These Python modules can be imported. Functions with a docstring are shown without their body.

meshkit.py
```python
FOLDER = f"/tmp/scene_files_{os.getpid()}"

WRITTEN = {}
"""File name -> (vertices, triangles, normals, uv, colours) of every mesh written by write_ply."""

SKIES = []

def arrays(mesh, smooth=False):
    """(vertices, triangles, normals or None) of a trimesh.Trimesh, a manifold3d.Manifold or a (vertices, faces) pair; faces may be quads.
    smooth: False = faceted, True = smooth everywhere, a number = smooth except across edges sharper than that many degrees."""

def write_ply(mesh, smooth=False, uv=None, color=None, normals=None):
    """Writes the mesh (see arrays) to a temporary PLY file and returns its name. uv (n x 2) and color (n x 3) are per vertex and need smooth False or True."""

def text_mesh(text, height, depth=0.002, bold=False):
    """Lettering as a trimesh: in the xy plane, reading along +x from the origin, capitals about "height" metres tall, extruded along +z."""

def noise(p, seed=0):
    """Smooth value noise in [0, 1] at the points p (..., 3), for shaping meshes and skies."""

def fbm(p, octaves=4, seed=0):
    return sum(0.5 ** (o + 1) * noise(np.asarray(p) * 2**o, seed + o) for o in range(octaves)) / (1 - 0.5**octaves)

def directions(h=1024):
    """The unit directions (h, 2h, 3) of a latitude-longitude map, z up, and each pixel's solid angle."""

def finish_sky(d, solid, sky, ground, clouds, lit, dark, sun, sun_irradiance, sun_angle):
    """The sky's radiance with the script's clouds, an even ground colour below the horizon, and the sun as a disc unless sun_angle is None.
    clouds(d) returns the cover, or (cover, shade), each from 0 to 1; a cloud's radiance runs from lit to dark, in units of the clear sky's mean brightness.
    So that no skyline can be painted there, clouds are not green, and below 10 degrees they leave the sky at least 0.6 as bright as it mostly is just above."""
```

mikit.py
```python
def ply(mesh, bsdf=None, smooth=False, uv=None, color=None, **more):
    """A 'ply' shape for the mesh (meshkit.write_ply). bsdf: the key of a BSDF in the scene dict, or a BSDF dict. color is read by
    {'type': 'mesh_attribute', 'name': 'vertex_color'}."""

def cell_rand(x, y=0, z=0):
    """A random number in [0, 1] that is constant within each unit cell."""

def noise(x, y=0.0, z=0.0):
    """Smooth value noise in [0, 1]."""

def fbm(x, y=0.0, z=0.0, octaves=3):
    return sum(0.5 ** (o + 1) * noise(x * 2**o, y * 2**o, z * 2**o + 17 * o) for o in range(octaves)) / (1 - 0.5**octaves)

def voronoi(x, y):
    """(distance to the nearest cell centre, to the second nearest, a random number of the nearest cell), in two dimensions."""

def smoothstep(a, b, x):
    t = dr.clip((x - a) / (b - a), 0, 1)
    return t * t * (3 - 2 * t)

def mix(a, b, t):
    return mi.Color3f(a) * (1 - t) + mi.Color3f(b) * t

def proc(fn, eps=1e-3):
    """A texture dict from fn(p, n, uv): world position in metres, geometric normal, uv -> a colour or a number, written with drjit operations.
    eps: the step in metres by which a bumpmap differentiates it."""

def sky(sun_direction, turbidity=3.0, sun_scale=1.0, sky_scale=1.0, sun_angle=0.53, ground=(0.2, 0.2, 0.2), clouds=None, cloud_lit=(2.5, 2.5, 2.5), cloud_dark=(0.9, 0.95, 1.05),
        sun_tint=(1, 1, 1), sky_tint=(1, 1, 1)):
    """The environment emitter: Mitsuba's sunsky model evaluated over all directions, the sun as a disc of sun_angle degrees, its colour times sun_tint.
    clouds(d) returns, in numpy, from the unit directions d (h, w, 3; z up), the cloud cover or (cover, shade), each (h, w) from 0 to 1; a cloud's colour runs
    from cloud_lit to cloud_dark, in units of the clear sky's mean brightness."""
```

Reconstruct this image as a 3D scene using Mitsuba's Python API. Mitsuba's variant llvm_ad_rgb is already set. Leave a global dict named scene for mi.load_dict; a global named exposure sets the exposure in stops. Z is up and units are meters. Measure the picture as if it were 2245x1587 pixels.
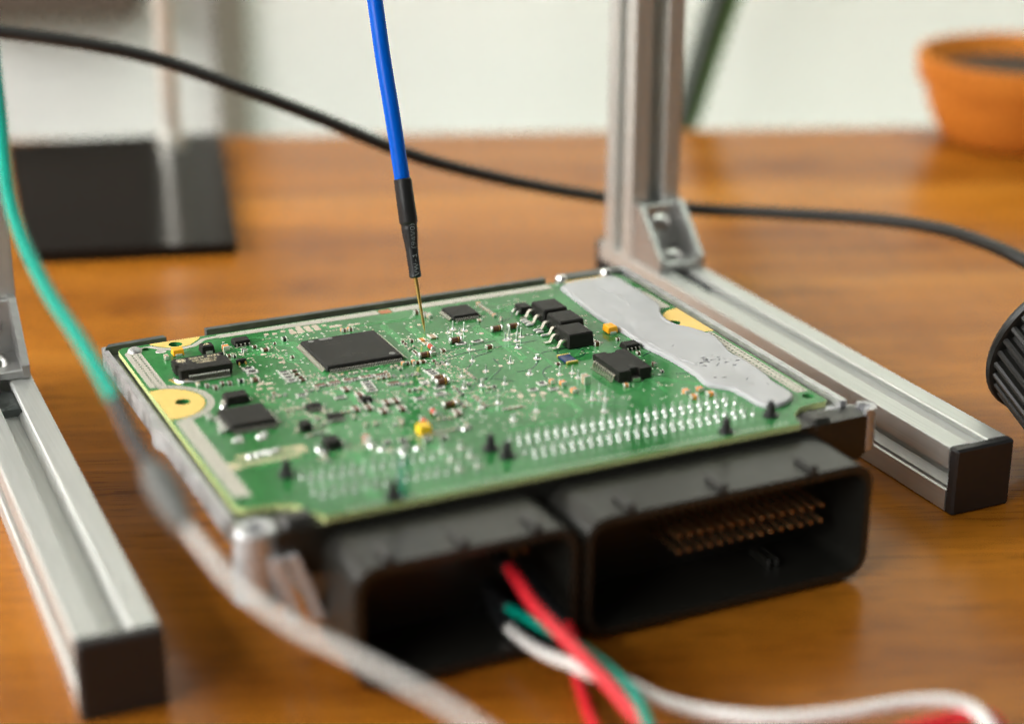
import math, numpy as np, trimesh, mitsuba as mi, mikit, meshkit, drjit as dr
from shapely.geometry import Polygon, Point, LineString, box as sbox
from shapely.ops import unary_union
T = mi.ScalarTransform4f
MM = 0.001
rng = np.random.default_rng(7)
scene, labels = {}, {}

# ---------------------------------------------------------------- camera, light, exposure
EYE = np.array([-311.3, -370.1, 228.2])
YAW, PITCH, ROLL = math.radians(-25.23), math.radians(21.26), math.radians(0.15)
fwd = np.array([-math.sin(YAW) * math.cos(PITCH), math.cos(YAW) * math.cos(PITCH), -math.sin(PITCH)])
rgt = np.array([math.cos(YAW), math.sin(YAW), 0.0]); upv = np.cross(rgt, fwd)
upv = upv * math.cos(ROLL) - rgt * math.sin(ROLL)
scene['camera'] = {'type': 'thinlens', 'fov': 31.08, 'fov_axis': 'x', 'aperture_radius': 6.7 * MM, 'focus_distance': 0.537, 'near_clip': 0.02, 'far_clip': 20.0,
                   'to_world': T().look_at(origin=list(EYE * MM), target=list((EYE + fwd * 100) * MM), up=list(upv))}
exposure = -0.04
scene['room_light'] = {'type': 'constant', 'radiance': {'type': 'rgb', 'value': [0.055, 0.056, 0.050]}}

def lamp_panel(key, centre, normal, w, h, rad, label, cat):
    """A flat rectangular daylight opening that gives light along its normal."""
    n = np.array(normal, float); c = np.array(centre, float)
    scene[key] = {'type': 'rectangle', 'to_world': T().look_at(origin=list(c * MM), target=list((c + n) * MM), up=[0.01, 0.02, 1]) @ T().scale([w / 2 * MM, h / 2 * MM, 1]),
                  'bsdf': {'type': 'diffuse', 'reflectance': {'type': 'rgb', 'value': [.5, .5, .5]}},
                  'emitter': {'type': 'area', 'radiance': {'type': 'rgb', 'value': rad}}}
    labels[key] = {'label': label, 'category': cat}

TD = np.array([0.932, -0.363]); TN = np.array([0.363, 0.932]); TP = np.array([100.0, 440.0])   # table: edge direction, outward normal, a point of its back edge
lamp_panel('window', (-1350, 240, 690), (1, .0, -0.3), 2300, 600, [10.2, 10.1, 9.8], 'bright daylight window far to the left of the table, outside the picture', 'window')
wc = TP + TD * 330 - TN * 340
lamp_panel('wall_lamp', (wc[0], wc[1], 800), (TN[0] * .98, TN[1] * .98, -.2), 1000, 300, [6.6, 7.4, 6.5], 'long lamp above the right end of the wall, outside the picture', 'lamp')
uc = TP + TD * 300 + TN * 22
lamp_panel('strip_lamp', (uc[0], uc[1], -300), (TN[0] * .6, TN[1] * .6, .8), 900, 120, [4.5, 5.0, 4.35], 'low strip lamp hidden behind the back edge of the table', 'lamp')

lamp_panel('ceiling_light', (100, 300, 2300), (0, 0, -1), 2600, 2600, [.34, .34, .33], 'wide dim ceiling light high above the table, outside the picture', 'lamp')

# ---------------------------------------------------------------- materials
def col(c): return {'type': 'rgb', 'value': list(c)}
def pr(key, c, rough=.5, metal=0., spec=.5, coat=0., cg=.9, tex=None, rtex=None, bump=None, bscale=1., eps=2e-4):
    b = {'type': 'principled', 'base_color': mikit.proc(tex) if tex else col(c), 'roughness': mikit.proc(rtex) if rtex else rough, 'metallic': metal, 'specular': spec}
    if coat: b['clearcoat'] = coat; b['clearcoat_gloss'] = cg
    if bump: b = {'type': 'bumpmap', 'arbitrary': mikit.proc(bump, eps), 'scale': bscale, 'bsdf': b}
    scene[key] = b

def wood(p, n, uv):
    u = p.x * float(TD[0]) + p.y * float(TD[1]); v = p.x * float(TN[0]) + p.y * float(TN[1])
    w = v + 0.010 * mikit.fbm(u * 3.0, v * 5.0, 3.0)
    wide = mikit.fbm(u * 2.2 + 5.0, w * 26.0, 1.0, octaves=4)
    fine = mikit.fbm(u * 14.0, w * 520.0, 7.0, octaves=3)
    line = mikit.smoothstep(0.62, 0.80, mikit.noise(u * 1.1, w * 62.0, 11.0))
    knot = mikit.smoothstep(0.55, 0.85, mikit.fbm(u * 16.0, v * 26.0, 21.0))
    pore = mikit.smoothstep(.66, .8, mikit.noise(u * 90.0, w * 1500.0, 31.0))
    t = dr.clip(0.10 + 0.80 * wide + 0.26 * (fine - 0.5) - 0.22 * knot - 0.22 * pore, 0, 1)
    c = mikit.mix((0.160, 0.042, 0.004), (0.55, 0.200, 0.018), t)
    c = mikit.mix(c, (0.62, 0.27, 0.045), line * 0.22 * mikit.smoothstep(.35, .7, mikit.noise(u * 2.5, v * 9.0, 5.0)))
    return c
def wood_r(p, n, uv):
    return 0.17 + 0.12 * mikit.fbm(p.x * 60.0, p.y * 60.0, 2.0)
def wood_b(p, n, uv):
    u = p.x * float(TD[0]) + p.y * float(TD[1]); v = p.x * float(TN[0]) + p.y * float(TN[1])
    return mikit.fbm(u * 25.0, v * 700.0, 7.0, octaves=2) * 0.00006
pr('m_wood', 0, tex=wood, rtex=wood_r, spec=.17, bump=wood_b)
def brushed(p, n, uv):
    return mikit.mix((0.60, 0.615, 0.59), (0.68, 0.69, 0.67), mikit.fbm(p.x * 2500.0, p.y * 40.0, p.z * 2500.0, octaves=2))
pr('m_alu', 0, rough=.45, metal=.76, tex=brushed)
def castc(p, n, uv):
    return mikit.mix((0.40, 0.41, 0.42), (0.68, 0.68, 0.70), mikit.fbm(p.x * 350.0, p.y * 350.0, p.z * 350.0))
def castb(p, n, uv):
    return mikit.fbm(p.x * 900.0, p.y * 900.0, p.z * 900.0) * 0.00035
pr('m_cast', 0, rough=.34, metal=.7, tex=castc, bump=castb)
def castdk(p, n, uv):
    return mikit.mix((0.08, 0.095, 0.09), (0.20, 0.215, 0.21), mikit.fbm(p.x * 250.0, p.y * 250.0, p.z * 250.0))
pr('m_cast_dark', 0, rough=.4, metal=.8, tex=castdk, bump=castb)
pr('m_bracket', (.50, .50, .49), rough=.40, metal=.85, bump=castb, bscale=.5)
pr('m_foot', (.74, .74, .75), rough=.36, metal=.35, bump=castb, bscale=.5)
def trayc(p, n, uv):
    return mikit.mix((0.24, 0.25, 0.25), (0.46, 0.465, 0.47), mikit.fbm(p.x * 350.0, p.y * 350.0, p.z * 350.0))
pr('m_tray', 0, rough=.36, metal=.85, tex=trayc, bump=castb)
pr('m_steel', (.70, .69, .67), rough=.18, metal=1)
pr('m_chrome', (.66, .64, .58), rough=.30, metal=.5)
def plast(p, n, uv):
    return mikit.fbm(p.x * 2200.0, p.y * 2200.0, p.z * 2200.0, octaves=2) * 0.00009
pr('m_plastic', (.015, .015, .0125), rough=.32, spec=.5, bump=plast, bscale=.25)
pr('m_cap', (.016, .016, .017), rough=.38, spec=.5, bump=plast, bscale=.6)
pr('m_base', (.006, .006, .006), rough=.15, spec=.22)
pr('m_epoxy', (.012, .0115, .010), rough=.48, spec=.24, bump=plast, bscale=.7)
def tin_t(p, n, uv):
    return mikit.mix((.66, .65, .61), (.90, .89, .85), mikit.noise(p.x * 900.0, p.y * 900.0, p.z * 900.0))
pr('m_tin', 0, rough=.28, metal=.75, tex=tin_t)
pr('m_solder', (.86, .86, .85), rough=.16, metal=1)
pr('m_lead', (.74, .72, .64), rough=.26, metal=1)
pr('m_gold', (.86, .62, .20), rough=.28, metal=1)
pr('m_pin', (.68, .42, .20), rough=.30, metal=.9)
pr('m_brown', (.105, .042, .018), rough=.30, spec=.6)
pr('m_tan', (.42, .31, .19), rough=.38)
pr('m_orange', (.70, .27, .05), rough=.38)
pr('m_black', (.018, .017, .016), rough=.40)
pr('m_grey', (.30, .30, .27), rough=.40)
pr('m_red', (.42, .055, .022), rough=.22, spec=.6)
pr('m_white', (.74, .73, .68), rough=.45)
pr('m_tant', (.90, .40, .012), rough=.36)
pr('m_tant_y', (.82, .52, .01), rough=.36)
pr('m_blue_res', (.012, .03, .10), rough=.28)
pr('m_print', (.78, .68, .44), rough=.6)
pr('m_print_w', (.22, .25, .25), rough=.6)
pr('m_faint', (.075, .07, .05), rough=.5)
pr('m_mark', (.16, .16, .155), rough=.30)
def maskc(p, n, uv):
    a = mikit.fbm(p.x * 45.0 + 3.0, p.y * 45.0, 0.0, octaves=3)
    weave = mikit.noise(p.x * 1400.0, p.y * 1400.0, 2.0)
    c = mikit.mix((0.028, 0.172, 0.042), (0.055, 0.245, 0.074), mikit.smoothstep(.35, .65, a))
    return mikit.mix(c, (0.008, 0.088, 0.032), 0.25 * weave)
def maskb(p, n, uv):
    return mikit.fbm(p.x * 420.0, p.y * 420.0, 1.0, octaves=2) * 0.000012
pr('m_mask', 0, tex=maskc, rough=.07, spec=.3, bump=maskb)
pr('m_trace', (.068, .32, .10), rough=.08, spec=.3)
pr('m_gap', (.006, .062, .030), rough=.08, spec=.5)
pr('m_edge', (.55, .62, .26), rough=.4)
pr('m_pad', (.70, .60, .50), rough=.35, metal=.6)
pr('m_laminate', (.82, .55, .15), rough=.33, spec=.5)
pr('m_strip', (.56, .53, .46), rough=.42, metal=.35, bump=castb, bscale=.25)
pr('m_pale', (.62, .55, .34), rough=.4, metal=.3)
pr('m_copper', (.55, .20, .09), rough=.35, metal=.5)
def pastec(p, n, uv):
    return mikit.mix((.38, .385, .395), (.46, .46, .47), mikit.fbm(p.x * 70.0, p.y * 70.0, 4.0))
def pasteb(p, n, uv):
    return mikit.fbm(p.x * 120.0, p.y * 60.0, 3.0, octaves=4) * 0.0009
pr('m_paste', 0, tex=pastec, rough=.34, spec=.5, bump=pasteb)
pr('m_blue', (.0, .105, .62), rough=.30, spec=.22)
pr('m_shrink', (.014, .015, .016), rough=.36, spec=.5)
pr('m_rubber', (.012, .012, .011), rough=.40, spec=.4)
pr('m_green_w', (.0, .34, .245), rough=.40, spec=.15)
pr('m_red_w', (.74, .022, .035), rough=.36)
pr('m_white_w', (.80, .79, .76), rough=.36)
pr('m_sheath', (.60, .59, .56), rough=.40)
pr('m_joint', (.085, .09, .085), rough=.5)
def terra(p, n, uv):
    return mikit.mix((.46, .135, .016), (.60, .20, .026), mikit.fbm(p.x * 60.0, p.y * 60.0, p.z * 160.0))
pr('m_terra', 0, tex=terra, rough=.6, spec=.15)
pr('m_soil', (.035, .02, .012), rough=.9)
def wallc(p, n, uv):
    return mikit.mix((.76, .76, .72), (.82, .82, .78), mikit.fbm(p.x * 9.0, p.y * 9.0, p.z * 9.0))
pr('m_wall', 0, tex=wallc, rough=.7)
pr('m_trim', (.20, .18, .14), rough=.6)
pr('m_shelf', (.075, .055, .038), rough=.6)
pr('m_leaf', (.06, .17, .02), rough=.4)
pr('m_leaf_dark', (.018, .03, .015), rough=.4)

# ---------------------------------------------------------------- helpers
def solid(m):
    """A copy whose faces look outwards."""
    m = m.copy(); a = np.asarray(m.triangles); a = a - a.reshape(-1, 3).mean(0)
    if np.einsum('ij,ij->i', a[:, 0], np.cross(a[:, 1], a[:, 2])).sum() < 0: m.invert()
    return m
def shared(m, bsdf, smooth=False):
    m = solid(m); m.apply_scale(MM); return mikit.ply(m, bsdf, smooth)
def add(key, mesh, bsdf, smooth=False, **more):
    n, k = 0, key
    while k in scene:
        n += 1; k = '%s_%03d' % (key, n)
    if isinstance(mesh, dict): scene[k] = {**mesh, **more}
    else:
        m = mesh
        if isinstance(m, (tuple, list)): m = trimesh.Trimesh(np.asarray(m[0], float), np.asarray(m[1], int), process=False)
        m = solid(m); m.apply_scale(MM)
        scene[k] = mikit.ply(m, bsdf, smooth, **more)
    return k
def name_free(key):
    n, k = 0, key
    used = set(x[:len(key) + 4] for x in scene)
    while any(x == k or x.startswith(k + '__') for x in scene):
        n += 1; k = '%s_%03d' % (key, n)
    return k
def at(x, y, z, rz=0.): return T().translate([x * MM, y * MM, z * MM]) @ T().rotate([0, 0, 1], rz)
def tag(key, label, cat=None, group=None, kind=None):
    d = {'label': label}
    if cat: d['category'] = cat
    if group: d['group'] = group
    if kind: d['kind'] = kind
    labels[key] = d
def cham(lx, ly, lz, c=.2, taper=0.):
    """A box standing on z = 0, edges bevelled by c, narrower at the top by taper on each side."""
    P = []
    for sx in (-1, 1):
        for sy in (-1, 1):
            for z, s in ((0, 0), (lz, 1)):
                hx, hy = lx / 2 - taper * s, ly / 2 - taper * s; zi = c if s == 0 else lz - c
                P += [(sx * hx, sy * (hy - c), zi), (sx * (hx - c), sy * hy, zi), (sx * (hx - c), sy * (hy - c), z)]
    return trimesh.convex.convex_hull(np.array(P))
def mv(m, x=0, y=0, z=0, rz=0):
    m = m.copy()
    if rz: m.apply_transform(trimesh.transformations.rotation_matrix(math.radians(rz), [0, 0, 1]))
    m.apply_translation([x, y, z]); return m
def ext(poly, z0, z1):
    gs = list(getattr(poly, 'geoms', [poly]))
    m = trimesh.util.concatenate([trimesh.creation.extrude_polygon(g, z1 - z0, engine='earcut') for g in gs if g.area > 1e-4])
    m.apply_translation([0, 0, z0]); return m
def lathe(prof, n=20):
    return trimesh.creation.revolve(np.array(prof, float), sections=n)
def spline(P, n=12):
    P = np.asarray(P, float); Q = np.vstack([2 * P[0] - P[1], P, 2 * P[-1] - P[-2]]); out = []
    for i in range(1, len(Q) - 2):
        a, b, c, d = Q[i - 1:i + 3]
        for t in np.arange(n) / n:
            out.append(.5 * (2 * b + (c - a) * t + (2 * a - 5 * b + 4 * c - d) * t * t + (3 * b - a - 3 * c + d) * t ** 3))
    return np.array(out + [P[-1]])
def frames(P):
    t = np.gradient(P, axis=0); t /= np.linalg.norm(t, axis=1, keepdims=True)
    n = np.cross(t[0], [0.3, 0.9, 0.2]); n /= np.linalg.norm(n); N = []
    for k in t:
        n = n - k * (n @ k); n /= np.linalg.norm(n); N.append(n)
    N = np.array(N); return t, N, np.cross(t, N)
def tube(P, r, n=20, round_ends=True):
    P = np.asarray(P, float); t, N, B = frames(P); r = np.broadcast_to(np.asarray(r, float), len(P)).copy()
    if round_ends:
        e = min(r[0], 1.2) * .35; f = min(r[-1], 1.2) * .35
        P = np.vstack([P[0] - t[0] * e, P, P[-1] + t[-1] * f]); N = np.vstack([N[:1], N, N[-1:]]); B = np.vstack([B[:1], B, B[-1:]]); r = np.concatenate([[r[0] * .72], r, [r[-1] * .72]])
    a = np.arange(n) * 2 * np.pi / n
    V = (P[:, None] + r[:, None, None] * (np.cos(a)[None, :, None] * N[:, None] + np.sin(a)[None, :, None] * B[:, None])).reshape(-1, 3)
    m = len(P); F = []
    i = np.arange(n); j = (i + 1) % n
    for k in range(m - 1):
        F += list(np.stack([k * n + i, k * n + j, (k + 1) * n + j], 1)) + list(np.stack([k * n + i, (k + 1) * n + j, (k + 1) * n + i], 1))
    V = np.vstack([V, P[:1], P[-1:]]); s, e = len(V) - 2, len(V) - 1
    F += list(np.stack([j, i, np.full(n, s)], 1)) + list(np.stack([(m - 1) * n + i, (m - 1) * n + j, np.full(n, e)], 1))
    return trimesh.Trimesh(V, np.array(F), process=False)
def ribbon(path, width, th):
    """A bent strip: path in (s, z), width along y, thickness th; solid."""
    ln = LineString(path).buffer(th / 2, cap_style=2, join_style=1, quad_segs=3)
    m = trimesh.creation.extrude_polygon(ln, width, engine='earcut')
    R = np.array([[1, 0, 0, 0], [0, 0, -1, width / 2], [0, 1, 0, 0], [0, 0, 0, 1.]])
    m.apply_transform(R); return m
def gull(out, h, width, th=.25, foot=.5):
    """Gull-wing lead: leaves the body at height h, foot outwards along +x."""
    return ribbon([(-.3, h), (out * .30, h), (out * .42, h - .15), (out * .62, .25), (out * .72, .13), (out, .13)], width, th)
def place(m, x, y, z, rz=0):
    return mv(m, x, y, z, rz)

# ---------------------------------------------------------------- setting: table and wall
def slab(u0, u1, v0, v1, z0, z1, c=3.):
    m = cham(u1 - u0, v1 - v0, z1 - z0, c); m.apply_translation([(u0 + u1) / 2, (v0 + v1) / 2, z0])
    R = np.eye(4); R[:2, 0] = TD; R[:2, 1] = TN; R[:2, 3] = TP; m.apply_transform(R); return m
add('table_top', slab(-1200, 900, -1300, 0, -32, 0), 'm_wood')
tag('table_top', 'glossy orange brown wooden table top under the control unit', kind='structure')
add('wall', slab(-1500, 1300, 140, 160, -750, 1500), 'm_wall')
tag('wall', 'blurred off white wall behind the table', kind='structure')
add('trim_strip', slab(-185, -168, 126, 140, -700, 900, 1.5), 'm_trim')
tag('trim_strip', 'blurred vertical taupe trim strip on the wall behind the desk lamp', 'trim')
add('wall_cabinet', slab(-350, -222, 90, 139.5, 43, 300, 2.), 'm_shelf')
tag('wall_cabinet', 'dark brown blurred underside of a wall cabinet in the upper left corner', 'cabinet')

# ---------------------------------------------------------------- layout of the board, in millimetres (x, y, ...)
CAPS = [(-191.1,117.3,1.3,2.2,1.2,'tan',1),(-173.6,117.2,2.0,2.6,1.5,'orange',1),(-169.1,113.3,1.4,1.6,1.0,'black',1),(-163.4,111.5,2.4,1.8,0.9,'brown',0),(-165.5,115.3,1.6,1.2,0.8,'brown',0),(-159.2,115.8,1.0,0.8,0.6,'brown',0),(-155.7,117.5,1.6,1.6,1.1,'black',0),(-158.2,102.8,1.2,1.0,0.8,'brown',0),(-173.3,90.4,2.6,2.0,0.9,'brown',0),(-177.2,91.1,1.8,1.6,1.0,'black',0),(-190.9,97.7,1.0,1.4,0.8,'tan',0),(-188.7,93.6,1.0,2.2,1.0,'tan',1),(-186.7,91.7,1.2,1.8,1.0,'brown',0),(-185.0,89.4,1.4,2.0,1.0,'brown',0),(-182.5,91.3,1.2,1.8,1.0,'brown',0),(-180.5,90.9,1.2,1.8,0.9,'brown',0),(-186.3,77.6,1.2,1.4,0.9,'tan',0),(-192.5,69.5,1.6,2.6,1.2,'grey',1),(-192.2,59.8,1.6,3.0,1.0,'grey',1),(-190.2,52.0,2.6,2.0,0.5,'grey',0),(-184.0,51.1,2.0,1.6,0.5,'grey',0),(-174.4,111.4,1.4,1.4,0.8,'brown',0),(-173.1,110.3,1.0,1.0,0.8,'black',0),(-156.8,83.8,0.7,1.1,0.6,'tan',1),(-155.8,83.6,0.7,1.1,0.6,'tan',1),(-153.7,84.0,0.7,1.1,0.6,'tan',1),(-152.6,83.7,0.7,1.1,0.6,'tan',1),(-150.9,83.9,0.7,1.1,0.6,'tan',1),(-149.8,84.1,0.7,1.1,0.6,'orange',1),(-147.6,84.0,0.7,1.1,0.6,'tan',1),(-146.4,83.9,0.7,1.1,0.6,'tan',1),(-145.4,83.9,0.7,1.1,0.6,'tan',1),(-143.8,84.2,0.7,1.1,0.6,'tan',1),(-142.7,83.7,0.7,1.1,0.6,'tan',1),(-124.8,100.9,1.2,0.9,0.8,'brown',0),(-124.8,99.0,1.2,0.9,0.8,'brown',0),(-125.2,97.2,0.7,1.1,0.6,'tan',1),(-125.4,94.7,0.7,1.1,0.6,'tan',1),(-122.2,100.4,1.2,1.0,0.9,'brown',0),(-123.2,96.4,0.7,1.1,0.6,'tan',1),(-124.9,92.2,1.2,0.9,0.8,'brown',0),(-124.9,91.0,1.2,0.9,0.8,'brown',0),(-124.9,89.4,1.3,0.9,0.8,'brown',0),(-131.4,84.3,1.1,1.6,1.1,'orange',1),(-130.0,84.4,1.0,1.0,0.9,'brown',0),(-135.1,83.6,0.8,1.2,0.7,'tan',1),(-133.7,83.9,0.8,1.2,0.7,'tan',1),(-133.6,81.7,1.0,1.3,0.7,'tan',1),(-128.3,84.1,1.2,1.6,1.1,'orange',1),(-127.3,83.6,1.6,1.0,0.9,'brown',0),(-137.6,117.7,0.9,1.6,1.0,'orange',1),(-137.0,117.2,1.2,1.0,1.0,'brown',0),(-135.5,117.6,0.9,1.6,1.0,'orange',1),(-135.0,117.1,1.2,1.0,1.0,'brown',0),(-161.1,92.6,2.2,1.1,0.6,'brown',0),(-161.3,89.9,2.2,1.1,0.6,'brown',0),(-161.2,87.2,2.2,1.1,0.6,'brown',0),(-161.2,84.9,2.2,1.1,0.6,'brown',0),(-115.1,101.6,2.6,3.0,0.6,'tan',0),(-119.0,100.3,2.2,2.4,0.6,'orange',0),(-119.1,97.0,2.0,2.2,0.6,'tan',0),(-116.9,89.5,1.6,1.6,0.8,'brown',0),(-125.6,83.7,2.0,1.6,0.8,'brown',0),(-103.6,86.3,2.4,1.4,1.1,'brown',0),(-131.3,68.6,2.6,2.6,0.7,'grey',0),(-120.3,88.7,1.3,2.0,1.0,'brown',1),(-111.6,122.5,1.8,1.6,1.3,'brown',0),(-110.1,119.4,1.6,2.0,1.3,'brown',1),(-109.4,117.4,1.4,2.0,1.3,'tan',1),(-90.8,122.4,1.2,1.6,0.8,'orange',1),(-91.0,119.7,1.2,1.6,0.7,'tan',1),(-91.0,117.2,1.2,1.6,0.7,'tan',1),(-90.8,115.3,1.2,1.6,0.7,'tan',1),(-90.7,113.2,1.2,1.6,0.7,'tan',1),(-90.7,110.8,1.2,1.6,0.8,'orange',1),(-124.6,95.2,0.8,0.8,0.6,'tan',1),(-153.0,73.1,2.4,3.0,0.9,'brown',0),(-151.0,67.5,2.4,3.0,0.9,'brown',0),(-155.4,58.8,2.4,3.2,0.9,'brown',0),(-152.0,58.3,2.4,3.2,0.9,'brown',0),(-149.3,54.5,2.4,3.2,0.9,'brown',0),(-146.3,59.5,2.4,3.0,0.9,'brown',0),(-143.6,59.7,2.4,3.0,0.9,'brown',0),(-144.1,54.2,2.4,3.2,0.9,'brown',0),(-131.7,45.3,2.2,3.4,0.9,'brown',0),(-99.1,54.4,1.4,2.0,1.2,'orange',1),(-96.9,52.0,1.6,2.4,1.2,'orange',1),(-96.5,45.9,1.8,2.4,1.2,'orange',1),(-90.6,50.4,1.9,2.6,2.5,'tan',1),(-157.6,53.9,1.2,1.2,1.0,'tan',1),(-156.8,47.4,1.2,1.2,1.0,'tan',1),(-154.2,47.2,1.2,1.2,1.0,'tan',1),(-160.6,37.3,1.8,2.6,2.2,'red',1),(-155.9,34.5,2.0,1.8,1.0,'black',0),(-151.8,34.2,2.2,1.8,1.0,'black',0),(-152.3,30.1,1.6,2.0,1.0,'black',1),(-146.0,31.5,2.0,2.0,1.2,'black',0),(-141.6,31.4,2.0,2.0,1.0,'black',0),(-157.0,29.4,1.6,1.8,1.0,'tan',1),(-68.8,32.5,1.8,2.4,1.1,'orange',1),(-68.9,28.2,2.4,1.8,1.1,'orange',0),(-64.6,32.3,1.8,2.2,1.1,'orange',1),(-63.7,28.2,2.4,1.8,1.1,'orange',0),(-66.5,76.3,1.2,0.9,0.9,'brown',0),(-66.8,53.9,1.2,1.6,1.1,'brown',1),(-67.3,48.6,1.0,1.0,0.8,'black',0),(-66.5,63.8,1.3,1.3,0.9,'brown',0),(-81.5,43.4,1.6,1.2,1.0,'orange',0),(-74.0,75.6,1.8,1.8,1.2,'brown',0),(-91.3,66.2,1.6,1.2,0.7,'brown',0),(-90.5,106.3,0.8,1.2,1.2,'tan',1),(-96.9,108.3,1.4,1.2,0.8,'tan',0)]
RES = [(-172.4,99.5,3.4,2.0),(-172.1,96.7,3.4,2.0),(-164.2,92.7,3.0,1.6),(-164.2,90.4,3.0,1.6),(-164.2,88.1,3.0,1.6),(-164.2,85.6,3.0,1.6),(-165.0,74.6,3.2,1.8),(-156.2,68.6,3.4,1.6),(-109.8,92.6,3.2,1.6),(-104.7,92.4,3.6,1.6),(-126.7,76.8,3.0,1.6),(-126.5,75.1,3.0,1.6),(-126.4,73.6,3.0,1.6),(-129.0,63.7,3.2,1.8),(-130.5,59.5,3.4,2.0),(-136.9,59.0,3.2,1.8),(-145.8,76.0,3.0,1.6),(-146.1,73.8,3.0,1.6),(-146.3,71.7,3.0,1.6),(-146.6,69.4,3.0,1.6),(-102.0,54.6,2.6,2.6),(-106.2,51.5,3.0,1.6),(-100.8,49.8,3.0,1.6),(-147.5,79.6,2.8,1.5)]
ARR = [(-158.3,79.1),(-154.0,79.3),(-149.5,79.5),(-144.4,79.6),(-140.2,79.3),(-139.3,72.0)]
MELF = [(-119.4,92.2,1,1.7,3.6,'red'),(-123.5,87.2,0,1.9,4.0,'brown'),(-110.7,94.6,0,1.9,4.0,'brown'),(-127.0,69.0,0,1.9,4.0,'brown'),(-127.1,66.0,0,2.0,4.2,'brown'),(-95.6,98.6,0,1.8,3.8,'brown'),(-90.2,98.5,0,1.8,3.8,'brown'),(-131.7,50.3,0,1.9,4.2,'brown'),(-137.6,47.2,1,1.7,3.6,'red'),(-142.3,42.2,1,1.7,3.6,'red')]
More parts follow.
